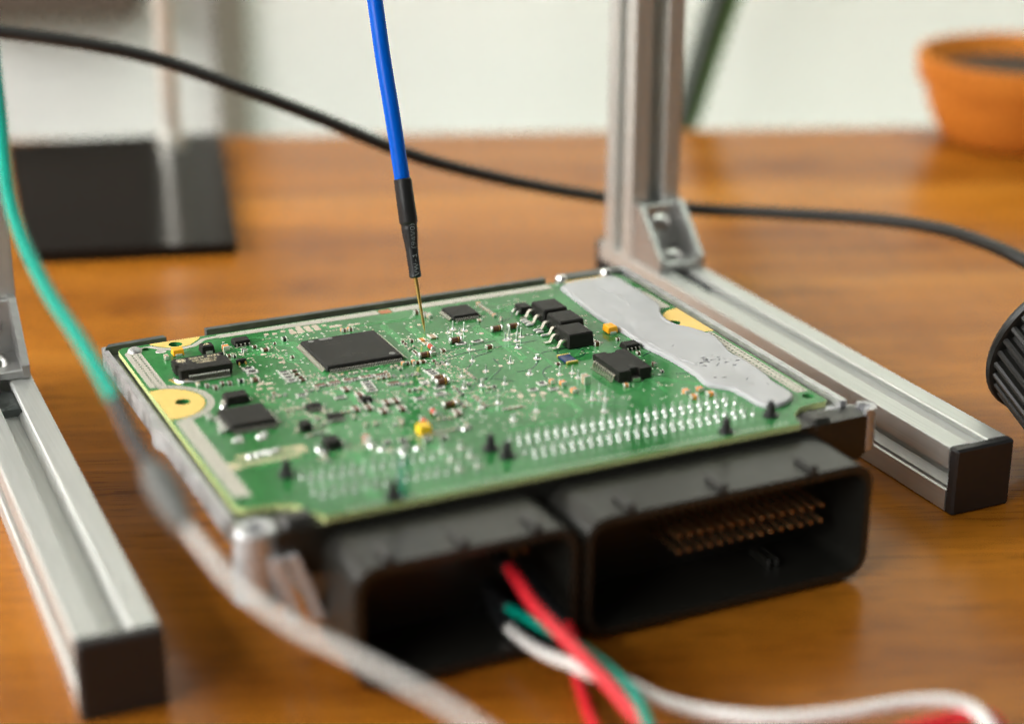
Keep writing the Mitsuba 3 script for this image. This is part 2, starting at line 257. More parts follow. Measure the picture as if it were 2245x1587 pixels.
PINS = [(-109.2,87.7,0.55,2.2),(-112.1,79.3,0.4,2.2),(-119.7,79.6,0.4,2.4),(-111.9,70.3,0.4,2.4),(-119.8,69.3,0.4,2.4),(-102.9,73.3,0.6,2.6),(-94.4,73.2,1.1,2.0),(-101.7,63.1,0.8,1.8),(-117.4,60.8,0.95,2.6),(-122.7,61.1,0.7,2.8),(-111.1,59.4,0.55,2.6),(-94.2,59.2,0.45,3),(-90.5,58.7,0.45,3),(-90.6,54.9,0.45,3),(-90.6,42.1,0.5,3.4),(-94.3,39.1,0.6,3),(-90.9,37.9,0.5,3.2),(-95.2,30.3,0.8,3.6),(-111.7,38.1,0.5,3),(-118.5,47.6,0.95,3),(-124.2,46.5,0.7,2.8),(-119.8,35.4,0.9,2.0),(-109.2,103.4,0.4,2.4),(-106.9,105.2,0.7,3.2),(-106.5,101.3,0.4,2.4),(-104.1,103.2,0.7,3.2),(-96.5,90.3,0.5,3),(-95.0,91.2,0.6,3.4),(-93.3,94.3,0.6,3.4),(-90.8,94.1,0.5,3),(-91.0,91.1,0.6,3.4),(-93.7,88.5,0.6,3.2),(-95.8,83.2,0.9,1.8),(-145.1,24.2,0.8,2.8),(-139.9,24.3,0.8,2.8),(-145.0,18.8,0.8,2.8),(-139.7,18.6,0.9,2.8),(-140.3,12.7,0.8,2.8),(-145.4,12.6,0.9,2.8)]
PADS = [(-111.0,53.8,1.4,2),(-111.0,49.4,1.6,2.2),(-107.7,48.5,1.4,2),(-104.5,48.6,1.6,2.2),(-100.1,47.2,1.4,2),(-99.9,44.3,1.6,2),(-151.2,122.6,2,2.4),(-148.6,124.9,2,2.4),(-148.6,122.6,2,2.4),(-146.0,125.1,2,2.4),(-146.1,122.6,2,2.4),(-143.5,125.0,2,2.4),(-143.5,122.7,2,2.4),(-137.8,122.6,4,1.6),(-132.3,121.7,4,1.2),(-158.9,124.5,1.4,1.6),(-156.5,124.0,1.4,1.6),(-153.6,125.0,1.4,1.6),(-151.1,124.8,1.4,1.6),(-149.4,122.0,1.4,1.6),(-146.0,125.1,1.4,1.6),(-143.7,124.9,1.4,1.6),(-140.7,124.6,1.4,1.6),(-148.3,126.7,1.4,1.6),(-172.7,87.4,1.8,1.4),(-170.6,87.0,1.8,1.4),(-171.2,83.3,1.8,1.4),(-174.1,84.1,1.8,1.4),(-164.8,109.0,1.8,1.4),(-161.2,104.3,1.6,1.2),(-161.9,101.0,1.8,1.2),(-106.5,72.1,1.0,1.4),(-117.5,112.5,1,1.4),(-114.5,113.2,1,1.4),(-103.9,102.3,1.2,1.4),(-100.7,98.3,1.2,1.4),(-101.1,135.4,1,1),(-130.6,76.0,2,1),(-130.8,72.6,2,1.2),(-131.5,76.3,1.6,1.2),(-136.5,71.2,1.6,1.2),(-122.0,86.8,1,1),(-100.5,98.6,1.2,1.6),(-106.5,72.1,1.2,1.2)]
PASTE = [(-61.4,124.4),(-56.4,127.3),(-46.3,127.5),(-40.7,125.9),(-40.3,115.4),(-40.5,105.2),(-41.4,95.7),(-44.3,90.1),(-45.6,84.0),(-45.0,78.3),(-43.3,75.6),(-41.4,71.4),(-40.1,65.7),(-41.2,58.5),(-42.9,51.9),(-42.3,46.8),(-42.6,39.8),(-42.8,32.9),(-43.9,27.7),(-43.7,23.1),(-44.0,17.8),(-46.5,14.6),(-50.4,12.7),(-54.3,13.4),(-56.1,16.9),(-56.3,23.5),(-57.4,28.9),(-61.2,33.5),(-61.0,39.0),(-60.5,42.2),(-60.8,49.4),(-61.0,57.8),(-62.7,67.8),(-62.4,79.2),(-63.2,95.4),(-61.9,116.6)]

# ---------------------------------------------------------------- aluminium frames
def tslot(a=20., core=0.):
    h = a / 2; s = 3.0; lip = 1.9; w = 5.4; d = 6.0
    p = sbox(-h, -h, h, h).buffer(-.8).buffer(.8, quad_segs=3)
    from shapely import affinity
    slot = unary_union([sbox(-s, h - lip - .4, s, h + 1), Polygon([(-w, h - lip), (w, h - lip), (w, h - lip - 1.3), (s - .6, h - d), (-s + .6, h - d), (-w, h - lip - 1.3)]),
                        Polygon([(-s - .55, h + .1), (s + .55, h + .1), (s, h - .5), (-s, h - .5)])])
    for k in range(4): p = p.difference(affinity.rotate(slot, 90 * k, origin=(0, 0)))
    return p.difference(Point(0, 0).buffer(2.4, quad_segs=5))
TS = tslot()
def bar_y(L):
    m = trimesh.creation.extrude_polygon(TS, L, engine='earcut')      # along z
    m.apply_transform(np.array([[1, 0, 0, 10], [0, 0, 1, 0], [0, 1, 0, 10], [0, 0, 0, 1.]])); return m
def bar_z(L):
    m = trimesh.creation.extrude_polygon(TS, L, engine='earcut'); m.apply_translation([10, 10, 0]); return m
def aluminium_frame(key, loc, rz, ylen, ypost, label):
    W = at(*loc, rz)
    def part(n, m, b, s=False): return add(key + '__' + n, m, b, s, to_world=W)
    part('base_rail', mv(bar_y(ylen), 0, 3.6, 0), 'm_alu', 25)
    ec = trimesh.convex.convex_hull(np.vstack([mv(cham(20.2, 3.6, 20.2, .7), 10, 1.8, -.1).vertices]))
    part('end_cap', ec, 'm_cap'); part('end_cap', mv(cham(20.2, 3.6, 20.2, .7), 10, ylen + 5.4, -.1), 'm_cap')
    part('post', mv(bar_z(420), 0, ypost, 20.15), 'm_alu', 25)
    # corner bracket between post front and rail top, with two ribs and two screws
    base = mv(cham(18, 20, 3, .5), 10, ypost - 10, 20.2); back = cham(18, 3, 20, .5); back = mv(back, 10, ypost - 1.6, 20.2)
    rib = ext(Polygon([(0, 0), (-20.3, 0), (-20.3, 4.2), (-4.2, 20.8), (0, 20.8)]).buffer(-.5).buffer(.5), 0, 2.2)
    rib.apply_transform(np.array([[0, 0, 1, 0], [1, 0, 0, 0], [0, 1, 0, 0], [0, 0, 0, 1.]]))
    br = trimesh.util.concatenate([base, back, mv(rib, .8, ypost - .1, 20.25), mv(rib, 17.0, ypost - .1, 20.25)])
    b = part('corner_bracket', br, 'm_bracket')
    head = lathe([(0, 3.0), (1.5, 3.0), (1.5, 1.2), (1.6, 3.0), (3.2, 2.6), (4.3, 1.4), (4.6, 0), (0, 0)], 24)
    head = lathe([(0, .9), (1.6, .9), (1.7, 2.9), (2.6, 2.7), (3.8, 1.7), (4.4, .2), (4.5, 0), (0, 0)], 24)
    sc = mv(head, 10, ypost - 11.5, 23.2); h2 = head.copy()
    h2.apply_transform(trimesh.transformations.rotation_matrix(math.pi / 2, [1, 0, 0])); h2 = mv(h2, 10, ypost - 3.1, 32.5)
    part('corner_bracket__screw', sc, 'm_steel', 30); part('corner_bracket__screw', h2, 'm_steel', 30)
    part('slot_nut', mv(cham(9, 14, 4, .8), 10, ypost - 27, 13.2), 'm_cast_dark')
    tag(key, label, 'frame')
aluminium_frame('aluminium_frame', (0, 0, 0), 0, 210, 190, 'silver slotted aluminium rail and post standing right of the control unit')
aluminium_frame('aluminium_frame_001', (-246, -3.4, 0), -1.66, 207, 187, 'silver slotted aluminium rail and post at the left edge of the picture')

# ---------------------------------------------------------------- control unit: tray and connector
CU = 'control_unit__'
ZB = 37.3
def cu(n, m, b, s=False, **k): return add(CU + n, m, b, s, **k)
tag('control_unit', 'opened engine control unit with green circuit board and black plug sockets', 'control unit')
plate = Polygon([(-205.5, 12), (-205.5, 136), (-203, 138), (-34, 138), (-31, 135), (-31, 10), (-40, 4), (-60, 4), (-185, 4), (-196, 6)])
wav = lambda x: .5 * math.sin(x * .35) + .4 * math.sin(x * .83)
Lr = [(-204.1, y) for y in np.linspace(12, 136, 60)] + [(-205.6 - .35 * wav(y) - (1.8 * math.exp(-((y - 72) / 5) ** 2)), y) for y in np.linspace(136, 12, 60)]
tray = [ext(plate, 30.5, 34.8), ext(Polygon(Lr), 31.2, 36.7), ext(sbox(-34.3, 9, -32.1, 137.0).buffer(-.4).buffer(.4), 31, 37.7),
        ext(sbox(-183, 22, -54, 126), 3, 30.5)]
cu('tray', trimesh.util.concatenate(tray[:1] + tray[3:]), 'm_tray', 35)
cu('tray__side_rim', tray[1], 'm_cast', 35); cu('tray__side_rim', tray[2], 'm_cast', 35)
cu('tray__back_lip', ext(Polygon([(-205.0, 133.0), (-203.4, 135.6), (-187, 136.6), (-186.5, 134.4), (-203, 133.4)]), 33, 37.5), 'm_cast_dark')
cu('tray__back_lip', ext(sbox(-174.6, 134.2, -61.5, 136.2).buffer(-.6).buffer(.6), 32, 38.0), 'm_cast_dark')
cu('tray__back_lip', ext(sbox(-56, 132.8, -32, 137.6).buffer(-.6).buffer(.6), 32, 37.6), 'm_cast_dark')
boss = lathe([(2.2, 15.0), (2.2, 17.8), (2.9, 18.2), (4.6, 18.2), (5.3, 17.5), (5.5, 15), (5.9, 4), (6.4, 0), (0, 0), (0, 15), (2.2, 15)], 28)
cu('tray__screw_boss', mv(boss, -200.6, 5.2, 18.2), 'm_cast', 35)
for a, b in (((-197.8, -.6, 30.0), (-193.0, .2, 12.0)), ((-194.0, -.6, 30.0), (-187.2, .2, 11.0))):
    a, b = np.array(a, float), np.array(b, float)
    P = [a + d for d in ([-1.5, -1, 0], [1.5, -1, 0], [-1.5, 1.6, 0], [1.5, 1.6, 0])] + [b + d for d in ([-1.6, -.8, 1], [1.2, -.8, 1], [-1.6, 5, 1], [1.2, 5, 1], [-1.2, 5, -1], [1, 5, -1], [-1.2, 0, 0], [1, 0, 0])]
    cu('tray__foot', trimesh.convex.convex_hull(np.array(P)), 'm_foot')
lug = Polygon([(-41.5, 10.8), (-42.3, 3), (-40.5, 1.2), (-33, 1.6), (-29.0, 3.8), (-29.2, 10), (-32.5, 13)]).buffer(-1).buffer(1).difference(Point(-34.6, 6.2).buffer(2.3))
cu('tray__mounting_lug', ext(lug, 32.4, 35.4), 'm_cast')
arc = [(-29.8 + 2.6 * math.cos(t), 4.4 + 2.6 * math.sin(t)) for t in np.linspace(-1.9, 1.5, 14)]
cu('tray__curled_edge', ext(LineString(arc).buffer(.75), 25.5, 37.4), 'm_cast', 35)
stud = lathe([(0, 2.2), (1.5, 1.9), (2.0, 1.0), (2.1, 0), (0, 0)], 18)
for x, y, z in ((-57.5, 131.6, 37.4), (-41.5, 131.2, 37.4)): cu('tray__rivet', mv(stud, x, y, z), 'm_solder', 40)

def shell(x0, x1, z0, z1, y0, y1, r, wall=2.4):
    """An open socket shroud: rounded rectangle ring in xz, from y0 (front) to y1, with a back plate."""
    o = sbox(x0, z0, x1, z1).buffer(-r).buffer(r, quad_segs=6); i = o.buffer(-wall)
    def e(p, a, b):
        m = ext(p, 0, b - a); m.apply_transform(np.array([[1, 0, 0, 0], [0, 0, 1, a], [0, 1, 0, 0], [0, 0, 0, 1.]])); return m
    ob = o.buffer(-.55); lipm = e(ob.difference(i.buffer(.35)), y0, y0 + .5)
    return trimesh.util.concatenate([lipm, e(o.difference(i), y0 + .45, y1), e(i.buffer(.3), y1 - 2, y1 - .1)])
fl = Polygon([(-197, 30), (-196, 35.6), (-30.5, 36), (-29, 34.5), (-29, 26.5), (-32.5, 23.5), (-39, 23), (-188, 23), (-194, 25)]).buffer(-.8).buffer(.8)
flm = ext(fl, 0, 7.5); flm.apply_transform(np.array([[1, 0, 0, 0], [0, 0, 1, 1.2], [0, 1, 0, 0], [0, 0, 0, 1.]])); flm.invert()
cu('connector', flm, 'm_plastic', 30)
cu('connector__small_socket', shell(-186, -128.4, 1.2, 33.4, -20.5, 4, 6.5), 'm_plastic', 35)
cu('connector__large_socket', shell(-127.0, -43.6, 1.2, 33.6, -20.5, 4, 6.5), 'm_plastic', 35)
rib = shared(cham(2.6, 8.5, 2.6, .7), 'm_plastic')
for x in (-176.5, -158, -139): add(CU + 'connector__locating_rib', rib, None, to_world=at(x, -15.5, 32.6))
for x in (-114, -88, -61.5): add(CU + 'connector__locating_rib', rib, None, to_world=at(x, -15.5, 32.8))
pinm = tube([(0, 2, 0), (0, -11.0, 0)], .62, 8); pin = shared(pinm, 'm_pin', 40)
for z, off in ((27.2, 0), (19.6, 0), (15.2, 0)):
    for i in range(15): add(CU + 'connector__contact', pin, None, to_world=at(-53.2 - 3.05 * i + off, -1.0, z))
for i in range(2): add(CU + 'connector__contact', pin, None, to_world=at(-139.0 - 3.05 * i, -1.0, 25.0))
for x in (-67.5, -65.0): cu('connector__key_rib', mv(cham(1.2, 10, 2.6, .3), x, -6, 3.4), 'm_plastic')
post_m = lathe([(0, 4.4), (.6, 4.3), (1.05, 3.2), (1.3, .9), (2.0, .8), (2.1, 0), (0, 0)], 16); postp = shared(post_m, 'm_cap', 35)
for x, y in ((-56.6, 9.0), (-73.1, 4.6), (-166.3, 4.2), (-185.5, 27.2), (-133.3, 20.4), (-131.4, 14.5)):
    add(CU + 'connector__board_post', postp, None, to_world=at(x, y, ZB))
cu('connector__clip', mv(cham(9, 7, 4, 1.4), -190.5, 5.5, 33.5), 'm_plastic'); cu('connector__clip', mv(cham(7, 8, 4, 1.4), -45.0, 5.0, 33.2), 'm_plastic')

# ---------------------------------------------------------------- circuit board
outl = Polygon([(-202, 129.5), (-200.5, 131.2), (-38, 131.2), (-36.3, 129.5), (-36.6, 12.5), (-37.6, 11.3), (-42, 11.6), (-46.5, 10.6), (-50, 7.6), (-51.6, 4.2), (-52.2, 1.2),
                (-184.4, 1.6), (-186.2, 4.5), (-189, 11), (-193, 13), (-197.5, 13.4), (-200.5, 13.6), (-202.3, 15.4)])
bholes = [Point(-195.7, 84.1).buffer(2.1), Point(-185.6, 127.9).buffer(2.0), Point(-44.0, 82.6).buffer(2.1), Point(-39.6, 16.6).buffer(1.7), Point(-199.6, 17.9).buffer(1.2), Point(-194.3, 127.5).buffer(1.2)]
def grid(x0, x1, y0, y1, nx, ny):
    return [Point(x, y).buffer(.42, quad_segs=3) for x in np.linspace(x0, x1, nx) for y in np.linspace(y0, y1, ny)]
gh = grid(-199.4, -197.7, 98, 123.5, 2, 15) + grid(-40.2, -38.4, 21, 70, 2, 27) + [Point(x, 128.9 + .3 * math.sin(x)).buffer(.3, quad_segs=2) for x in np.arange(-172, -64, 4.0)]
ring = [Point(-200 + 11.6 * math.cos(t), 84.2 + 12.4 * math.sin(t)).buffer(.36, quad_segs=2) for t in np.linspace(-1.45, 1.45, 19)]
allh = unary_union(bholes + gh + ring)
cu('circuit_board', ext(outl.difference(allh), 35.6, ZB), 'm_mask')
cu('circuit_board__board_edge', ext(outl.buffer(.09).difference(outl), 35.65, ZB - .04), 'm_edge')
TOP = ZB + .02
def sheet(n, poly, b, h=.13, **k): return cu(n, ext(poly, ZB - .05, ZB + h), b, **k)
sheet('circuit_board__ground_strip', Polygon([(-201.2, 126), (-196.6, 125), (-196.6, 96.6), (-201.2, 97.2)]).difference(allh), 'm_strip')
s2 = Polygon([(-201.2, 71.5), (-196.8, 71.8), (-196.8, 19.5), (-201.2, 20.5)])
mini = unary_union([Point(x, y).buffer(.24, quad_segs=1) for x in (-200.3, -199.3, -198.3) for y in np.arange(21.5, 71, 1.15)])
sheet('circuit_board__ground_strip', s2.difference(mini).difference(allh), 'm_strip')
sheet('circuit_board__ground_strip', sbox(-41.2, 19.8, -37.6, 71.2).difference(allh), 'm_strip')
sheet('circuit_board__ground_strip', sbox(-40.9, 95.5, -37.7, 112), 'm_strip')
sheet('circuit_board__ground_strip', Polygon([(-172.5, 127.4), (-172.5, 130.2), (-121.9, 130.4), (-121.9, 126.9)]).difference(allh), 'm_strip')
sheet('circuit_board__ground_strip', Polygon([(-117.2, 126.9), (-117.2, 130.4), (-63, 130.4), (-63, 126.7)]).difference(allh), 'm_strip')
sheet('circuit_board__copper_patch', sbox(-121.4, 126.9, -117.7, 130.1), 'm_copper')
arcs = Polygon([(-200 + 12.6 * math.cos(t), 84.2 + 13.4 * math.sin(t)) for t in np.linspace(-1.5, 1.5, 40)] + [(-200 + 10.7 * math.cos(t), 84.2 + 11.5 * math.sin(t)) for t in np.linspace(1.5, -1.5, 40)])
sheet('circuit_board__ground_ring', arcs.difference(allh).intersection(outl), 'm_strip')
yl = Polygon([(-201.95, 95)] + [(-200 + 10.1 * math.cos(t), 84.2 + 10.9 * math.sin(t)) for t in np.linspace(1.5, -1.5, 36)] + [(-201.95, 73.4)])
sheet('circuit_board__bare_area', yl.difference(allh), 'm_laminate', .10)
yt = Polygon([(-193, 131.15), (-177, 131.15), (-178.5, 129.0), (-182, 125.6), (-185.5, 124.8), (-188.8, 126.4), (-191, 128.6)]).buffer(-.5).buffer(.5)
sheet('circuit_board__bare_area', yt.difference(allh), 'm_laminate', .10)
gt = LineString([(-200, 126), (-197.4, 128), (-192.8, 128.6), (-189.6, 125.2), (-185.5, 123.4), (-181, 124.4), (-177, 128.4), (-172.5, 128.8)]).buffer(.8)
sheet('circuit_board__ground_ring', gt.difference(allh).difference(yt.buffer(.2)), 'm_strip')
yr = Polygon([(-36.35, 94)] + [(-36.6 + 9.2 * math.cos(t), 82.8 + 11 * math.sin(t)) for t in np.linspace(1.62, 4.66, 30)] + [(-36.4, 71.6)]).intersection(outl)
sheet('circuit_board__bare_area', yr.difference(allh), 'm_laminate', .10)
sheet('circuit_board__bare_area', Polygon([(-58, 131.1), (-40, 131.1), (-42, 127.6), (-47, 127.0), (-55, 127.4)]), 'm_laminate', .10)
for x, y in ((-191.0, 124.0), (-39.2, 114.5)): cu('circuit_board__fiducial', mv(lathe([(0, .16), (1.5, .12), (1.6, 0), (0, 0)], 20), x, y, ZB), 'm_tin')
cu('circuit_board__fixing_screw', mv(lathe([(0, 1.5), (.9, 1.4), (1.9, .8), (2.2, 0), (0, 0)], 24), -197.9, 127.0, ZB), 'm_bracket', 40)
# conductors: seeded bundles of bent tracks, plus the dark isolation gaps round the test pins
def track(p, ang, segs):
    P = [np.array(p, float)]; a = ang
    for L, turn in segs:
        a += turn; P.append(P[-1] + L * np.array([math.cos(a), math.sin(a)]))
    return P
tr = []
r2 = np.random.default_rng(11)
for k in range(46):
    p = r2.uniform([-170, 28], [-66, 122]); a = r2.choice([0, 1, 2, 3, .5, 1.5]) * math.pi / 2
    segs = [(r2.uniform(4, 16), 0), (r2.uniform(2, 7), r2.choice([-1, 1]) * math.pi / 4), (r2.uniform(4, 22), r2.choice([-1, 1]) * math.pi / 4)]
    P = np.array(track(p, a, segs)); nb = r2.integers(1, 6)
    for j in range(nb): tr.append(LineString(P + np.array([.62, .62]) * j).buffer(.17, quad_segs=1))
keep = outl.buffer(-4)
tu = unary_union(tr).intersection(keep).difference(sbox(-60, 12, -36, 131))
sheet('circuit_board__track', tu, 'm_trace', .10)
labels[CU + 'circuit_board__track'] = {'kind': 'stuff', 'label': 'thin green conductor tracks'}
gaps = [[(-128, 84), (-121, 88.5), (-96, 91.5), (-80, 92)], [(-118, 84), (-110, 86), (-88, 86.5)], [(-116.5, 74), (-113, 77.5), (-110.5, 81.5), (-104, 83.5)], [(-117, 65), (-112, 66), (-107, 71), (-106, 78)],
        [(-122, 58), (-118, 63), (-113, 64.5), (-108, 60)], [(-104, 66), (-100, 66.2), (-96, 70), (-92, 76), (-88, 77)], [(-128, 74), (-124, 80), (-118, 82)], [(-99, 55), (-98, 62), (-94, 66), (-86, 66)], [(-125, 50), (-119, 55), (-113, 56)],
        [(-66, 62), (-60, 66), (-58, 72)], [(-64, 46), (-58, 44)], [(-92, 105), (-86, 108), (-84, 116)]]
gu = [LineString(spline([(x, y, 0) for x, y in g], 6)[:, :2]).buffer(.21, quad_segs=1) for g in gaps]
gu.append(Point(-83.5, 73.2).buffer(4.2).difference(Point(-83.5, 73.2).buffer(3.7))); gu.append(Point(-47.5, 84).buffer(6).difference(Point(-47.5, 84).buffer(5.6)))
sheet('circuit_board__isolation_gap', unary_union(gu).difference(tu.buffer(.05)), 'm_gap', .09)
labels[CU + 'circuit_board__isolation_gap'] = {'kind': 'stuff', 'label': 'dark green isolation lines'}
# vias
vi = []
for k in range(800):
    p = r2.uniform([-175, 30], [-66, 124])
    if -154.5 < p[0] < -128 and 87 < p[1] < 113: continue
    if p[0] > -120 and r2.random() < .6: continue
    vi.append(mv(lathe([(0, .14), (.22, .14), (.38, .10), (.40, -.05), (0, -.05)], 7), p[0], p[1], ZB))
for x in np.arange(-178, -55, 1.75): vi.append(mv(lathe([(0, .14), (.22, .14), (.42, .10), (.44, -.05), (0, -.05)], 7), x, 3.2, ZB))
cu('circuit_board__via', trimesh.util.concatenate(vi), 'm_tin'); labels[CU + 'circuit_board__via'] = {'kind': 'stuff', 'label': 'tiny tinned via holes'}
pad_cache = {}
for x, y, lx, ly in PADS:
    if not outl.buffer(-1.5).contains(Point(x, y)): continue
    k = (lx, ly)
    if k not in pad_cache:
        m = ext(sbox(-lx / 2, -ly / 2, lx / 2, ly / 2).buffer(-min(lx, ly) * .3).buffer(min(lx, ly) * .3, quad_segs=3), 0, .14); pad_cache[k] = shared(m, 'm_pad')
    add(CU + 'circuit_board__solder_pad', pad_cache[k], None, to_world=at(x, y, ZB))
tp = []
occ = [(-184.6, 102.6, 10), (-141.4, 99.6, 17.5), (-184, 64, 10), (-182.6, 78, 5), (-169.4, 38.8, 4)] + [(c[0], c[1], 1.5) for c in CAPS] + [(c[0], c[1], 2.2) for c in RES] + [(c[0], c[1], 2.4) for c in MELF]
for q in range(900):
    p = r2.uniform([-176, 32], [-112, 118]) if q < 620 else r2.uniform([-176, 32], [-60, 122])
    if any(math.hypot(p[0] - a, p[1] - c) < r for a, c, r in occ): continue
    if meshkit.noise(np.array([p[0] * .09, p[1] * .09, 3.0])) < .48: continue
    for j in range(int(r2.integers(1, 4))):
        a, c = r2.uniform(.35, .8), r2.uniform(.3, .6)
        tp.append(mv(cham(a, c, .17, .05), p[0] + j * 1.05 * (q % 2), p[1] + j * 1.05 * ((q + 1) % 2), ZB - .04))
cu('circuit_board__small_pad', trimesh.util.concatenate(tp), 'm_pad'); labels[CU + 'circuit_board__small_pad'] = {'kind': 'stuff', 'label': 'scattered tiny tinned pads'}
# bare gold connector footprint at lower left, with solder blobs
gd = []
for i in range(16): gd.append(sbox(-193.6 + i * .98, 40.8, -193.0 + i * .98, 43.6)); gd.append(sbox(-193.6 + i * .98, 36.6, -193.0 + i * .98, 39.2))
sheet('circuit_board__footprint_pad', unary_union(gd), 'm_pale'); labels[CU + 'circuit_board__footprint_pad'] = {'kind': 'stuff', 'label': 'rows of bare gold pads'}
for x0, y0 in ((-195.6, 37.5), (-177.0, 41.0)): sheet('circuit_board__end_pad', sbox(x0 - 1.4, y0 - 2, x0 + 1.4, y0 + 2.4), 'm_pale')
blob = lathe([(0, 1.0), (.55, .85), (.95, .4), (1.1, 0), (0, 0)], 14); blobp = shared(blob, 'm_solder', 50)
for x, y in ((-190.2, 41.6), (-188.0, 41.8), (-186.0, 42.2), (-184.6, 42.0), (-189.3, 53.6), (-190.6, 52.6), (-184.2, 52.6), (-182.6, 53.4), (-183.0, 42.4), (-186.8, 75.8), (-172.9, 38.6), (-172.7, 35.6), (-160.0, 34.8), (-158.5, 31.9), (-154.2, 29.0), (-154.4, 26.4), (-134.0, 35.0), (-150.0, 28.6)):
    add(CU + 'circuit_board__solder_blob', blobp, None, to_world=at(x, y, ZB))
# through-hole contact pins of the two sockets, ends soldered on the board
ctm = lathe([(0, 2.3), (.14, 2.27), (.22, 2.1), (.23, .9), (.33, .45), (.5, .16), (.56, 0), (0, 0)], 10); ctp = shared(ctm, 'm_solder', 40)
for j, (y, x0, n) in enumerate(((23.4, -126.6, 25), (20.4, -124.9, 25), (14.6, -126.4, 25), (11.6, -124.7, 25))):
    for i in range(n): add(CU + 'circuit_board__contact_pin', ctp, None, to_world=at(x0 + i * 2.68, y, ZB))
for j, (y, x0, n) in enumerate(((24.2, -182.6, 13), (21.4, -181.2, 13), (14.6, -182.8, 13), (11.8, -181.4, 13))):
    for i in range(n): add(CU + 'circuit_board__contact_pin', ctp, None, to_world=at(x0 + i * 2.7, y, ZB))

# ---------------------------------------------------------------- board components
cache = {}
def once(key, mk, bsdf, smooth=False):
    if key not in cache:
        m = solid(mk()); m.apply_scale(MM); cache[key] = mikit.ply(m, bsdf, smooth)
    return cache[key]
for x, y, lx, ly, h, c, ax in CAPS:
    if not outl.buffer(-.8).contains(Point(x, y)): continue
    k = name_free(CU + 'chip_capacitor'); W = at(x, y, ZB + .04, float(r2.normal(0, 1.2)))
    e = (lx if ax == 0 else ly) * .24; bx, by = (lx - 2 * e + .1, ly - .12) if ax == 0 else (lx - .12, ly - 2 * e + .1)
    scene[k + '__body'] = {**once(('cb', bx, by, h, c), lambda: cham(bx, by, h - .06, .07), 'm_' + c), 'to_world': W}
    t = once(('ct', lx, ly, h, ax), lambda: cham(e, ly, h, .12) if ax == 0 else cham(lx, e, h, .12), 'm_tin')
    for s in (-1, 1):
        o = at(s * (lx - e) / 2, 0, 0) if ax == 0 else at(0, s * (ly - e) / 2, 0)
        scene[k + ('__terminal' if s < 0 else '__terminal_001')] = {**t, 'to_world': W @ o}
extra = []
cand = []
for q in range(60):
    x, y = r2.uniform([-176, 30], [-116, 84]); dv = int(r2.integers(0, 2)); m = int(r2.integers(2, 6)); a0 = int(r2.integers(0, 2))
    cand += [(x + 1.6 * s * (dv == 0), y + 1.9 * s * (dv == 1), a0) for s in range(m)]
for x, y, ax in cand:
    if len(extra) > 100 or any(math.hypot(x - a, y - c) < r + .5 for a, c, r in occ) or any(math.hypot(x - e[0], y - e[1]) < 1.5 for e in extra): continue
    if 15 < y < 28 or x > -114: continue
    extra.append((x, y))
    lx, ly = ((1.3, .8), (.8, 1.3))[ax]
    k = name_free(CU + 'chip_capacitor'); W = at(x, y, ZB + .04)
    c = ('brown', 'tan', 'tan', 'black')[int(r2.integers(0, 4))]
    scene[k + '__body'] = {**once(('eb', ax, c), lambda: cham(lx - .5 * (ax == 0), ly - .5 * (ax == 1), .6, .06), 'm_' + c), 'to_world': W}
    t = once(('et', ax), lambda: cham(.32, .8, .66, .08) if ax == 0 else cham(.8, .32, .66, .08), 'm_tin')
    for s in (-1, 1): scene[k + ('__terminal' if s < 0 else '__terminal_001')] = {**t, 'to_world': W @ (at(s * .49, 0, 0) if ax == 0 else at(0, s * .49, 0))}
for x, y, lx, ly in RES:
    k = name_free(CU + 'chip_resistor'); W = at(x, y, ZB + .04, float(r2.normal(0, 1.2)))
    scene[k + '__body'] = {**once(('rb', lx, ly), lambda: cham(lx * .74, ly, .5, .06), 'm_white'), 'to_world': W}
    scene[k + '__coating'] = {**once(('rc', lx, ly), lambda: cham(lx * .62, ly * .66, .14, .04), 'm_black'), 'to_world': W @ at(0, 0, .46)}
    t = once(('rt', lx, ly), lambda: cham(lx * .17, ly, .56, .1), 'm_tin')
    for s in (-1, 1): scene[k + ('__terminal' if s < 0 else '__terminal_001')] = {**t, 'to_world': W @ at(s * lx * .43, 0, 0)}
for x, y in ARR:
    k = name_free(CU + 'resistor_array'); W = at(x, y, ZB + .04)
    scene[k + '__body'] = {**once('ab', lambda: cham(3.5, 1.9, .55, .08), 'm_brown'), 'to_world': W}
    scene[k + '__end_face'] = {**once('ae', lambda: cham(.5, 2.0, .6, .1), 'm_tin'), 'to_world': W @ at(-1.75, 0, 0)}
    for i in range(4): scene[k + '__terminal' + ('_%03d' % i if i else '')] = {**once('at', lambda: cham(.42, .5, .62, .12), 'm_solder'), 'to_world': W @ at(-1.2 + .82 * i, -.9, 0)}
def rod_x(L, r, n=18, e=.15):
    m = lathe([(0, 0), (r - e, 0), (r, e), (r, L - e), (r - e, L), (0, L)], n)
    m.apply_transform(trimesh.transformations.rotation_matrix(math.pi / 2, [0, 1, 0])); m.apply_translation([-L / 2, 0, r]); return m
for x, y, ax, d, L, c in MELF:
    k = name_free(CU + 'round_resistor'); W = at(x, y, ZB + .05, 90. * ax)
    scene[k + '__body'] = {**once(('mb', d, L, c), lambda: rod_x(L * .72, d / 2 - .08), 'm_' + c, 35), 'to_world': W @ at(0, 0, .08)}
    if c == 'brown': scene[k + '__colour_band'] = {**once(('my', d, L), lambda: rod_x(L * .08, d / 2 - .05), 'm_tant_y', 35), 'to_world': W @ at(L * .17, 0, .05)}
    t = once(('me', d, L), lambda: rod_x(L * .17, d / 2), 'm_tin', 35)
    for s in (-1, 1): scene[k + ('__end_cap' if s < 0 else '__end_cap_001')] = {**t, 'to_world': W @ at(s * L * .42, 0, 0)}
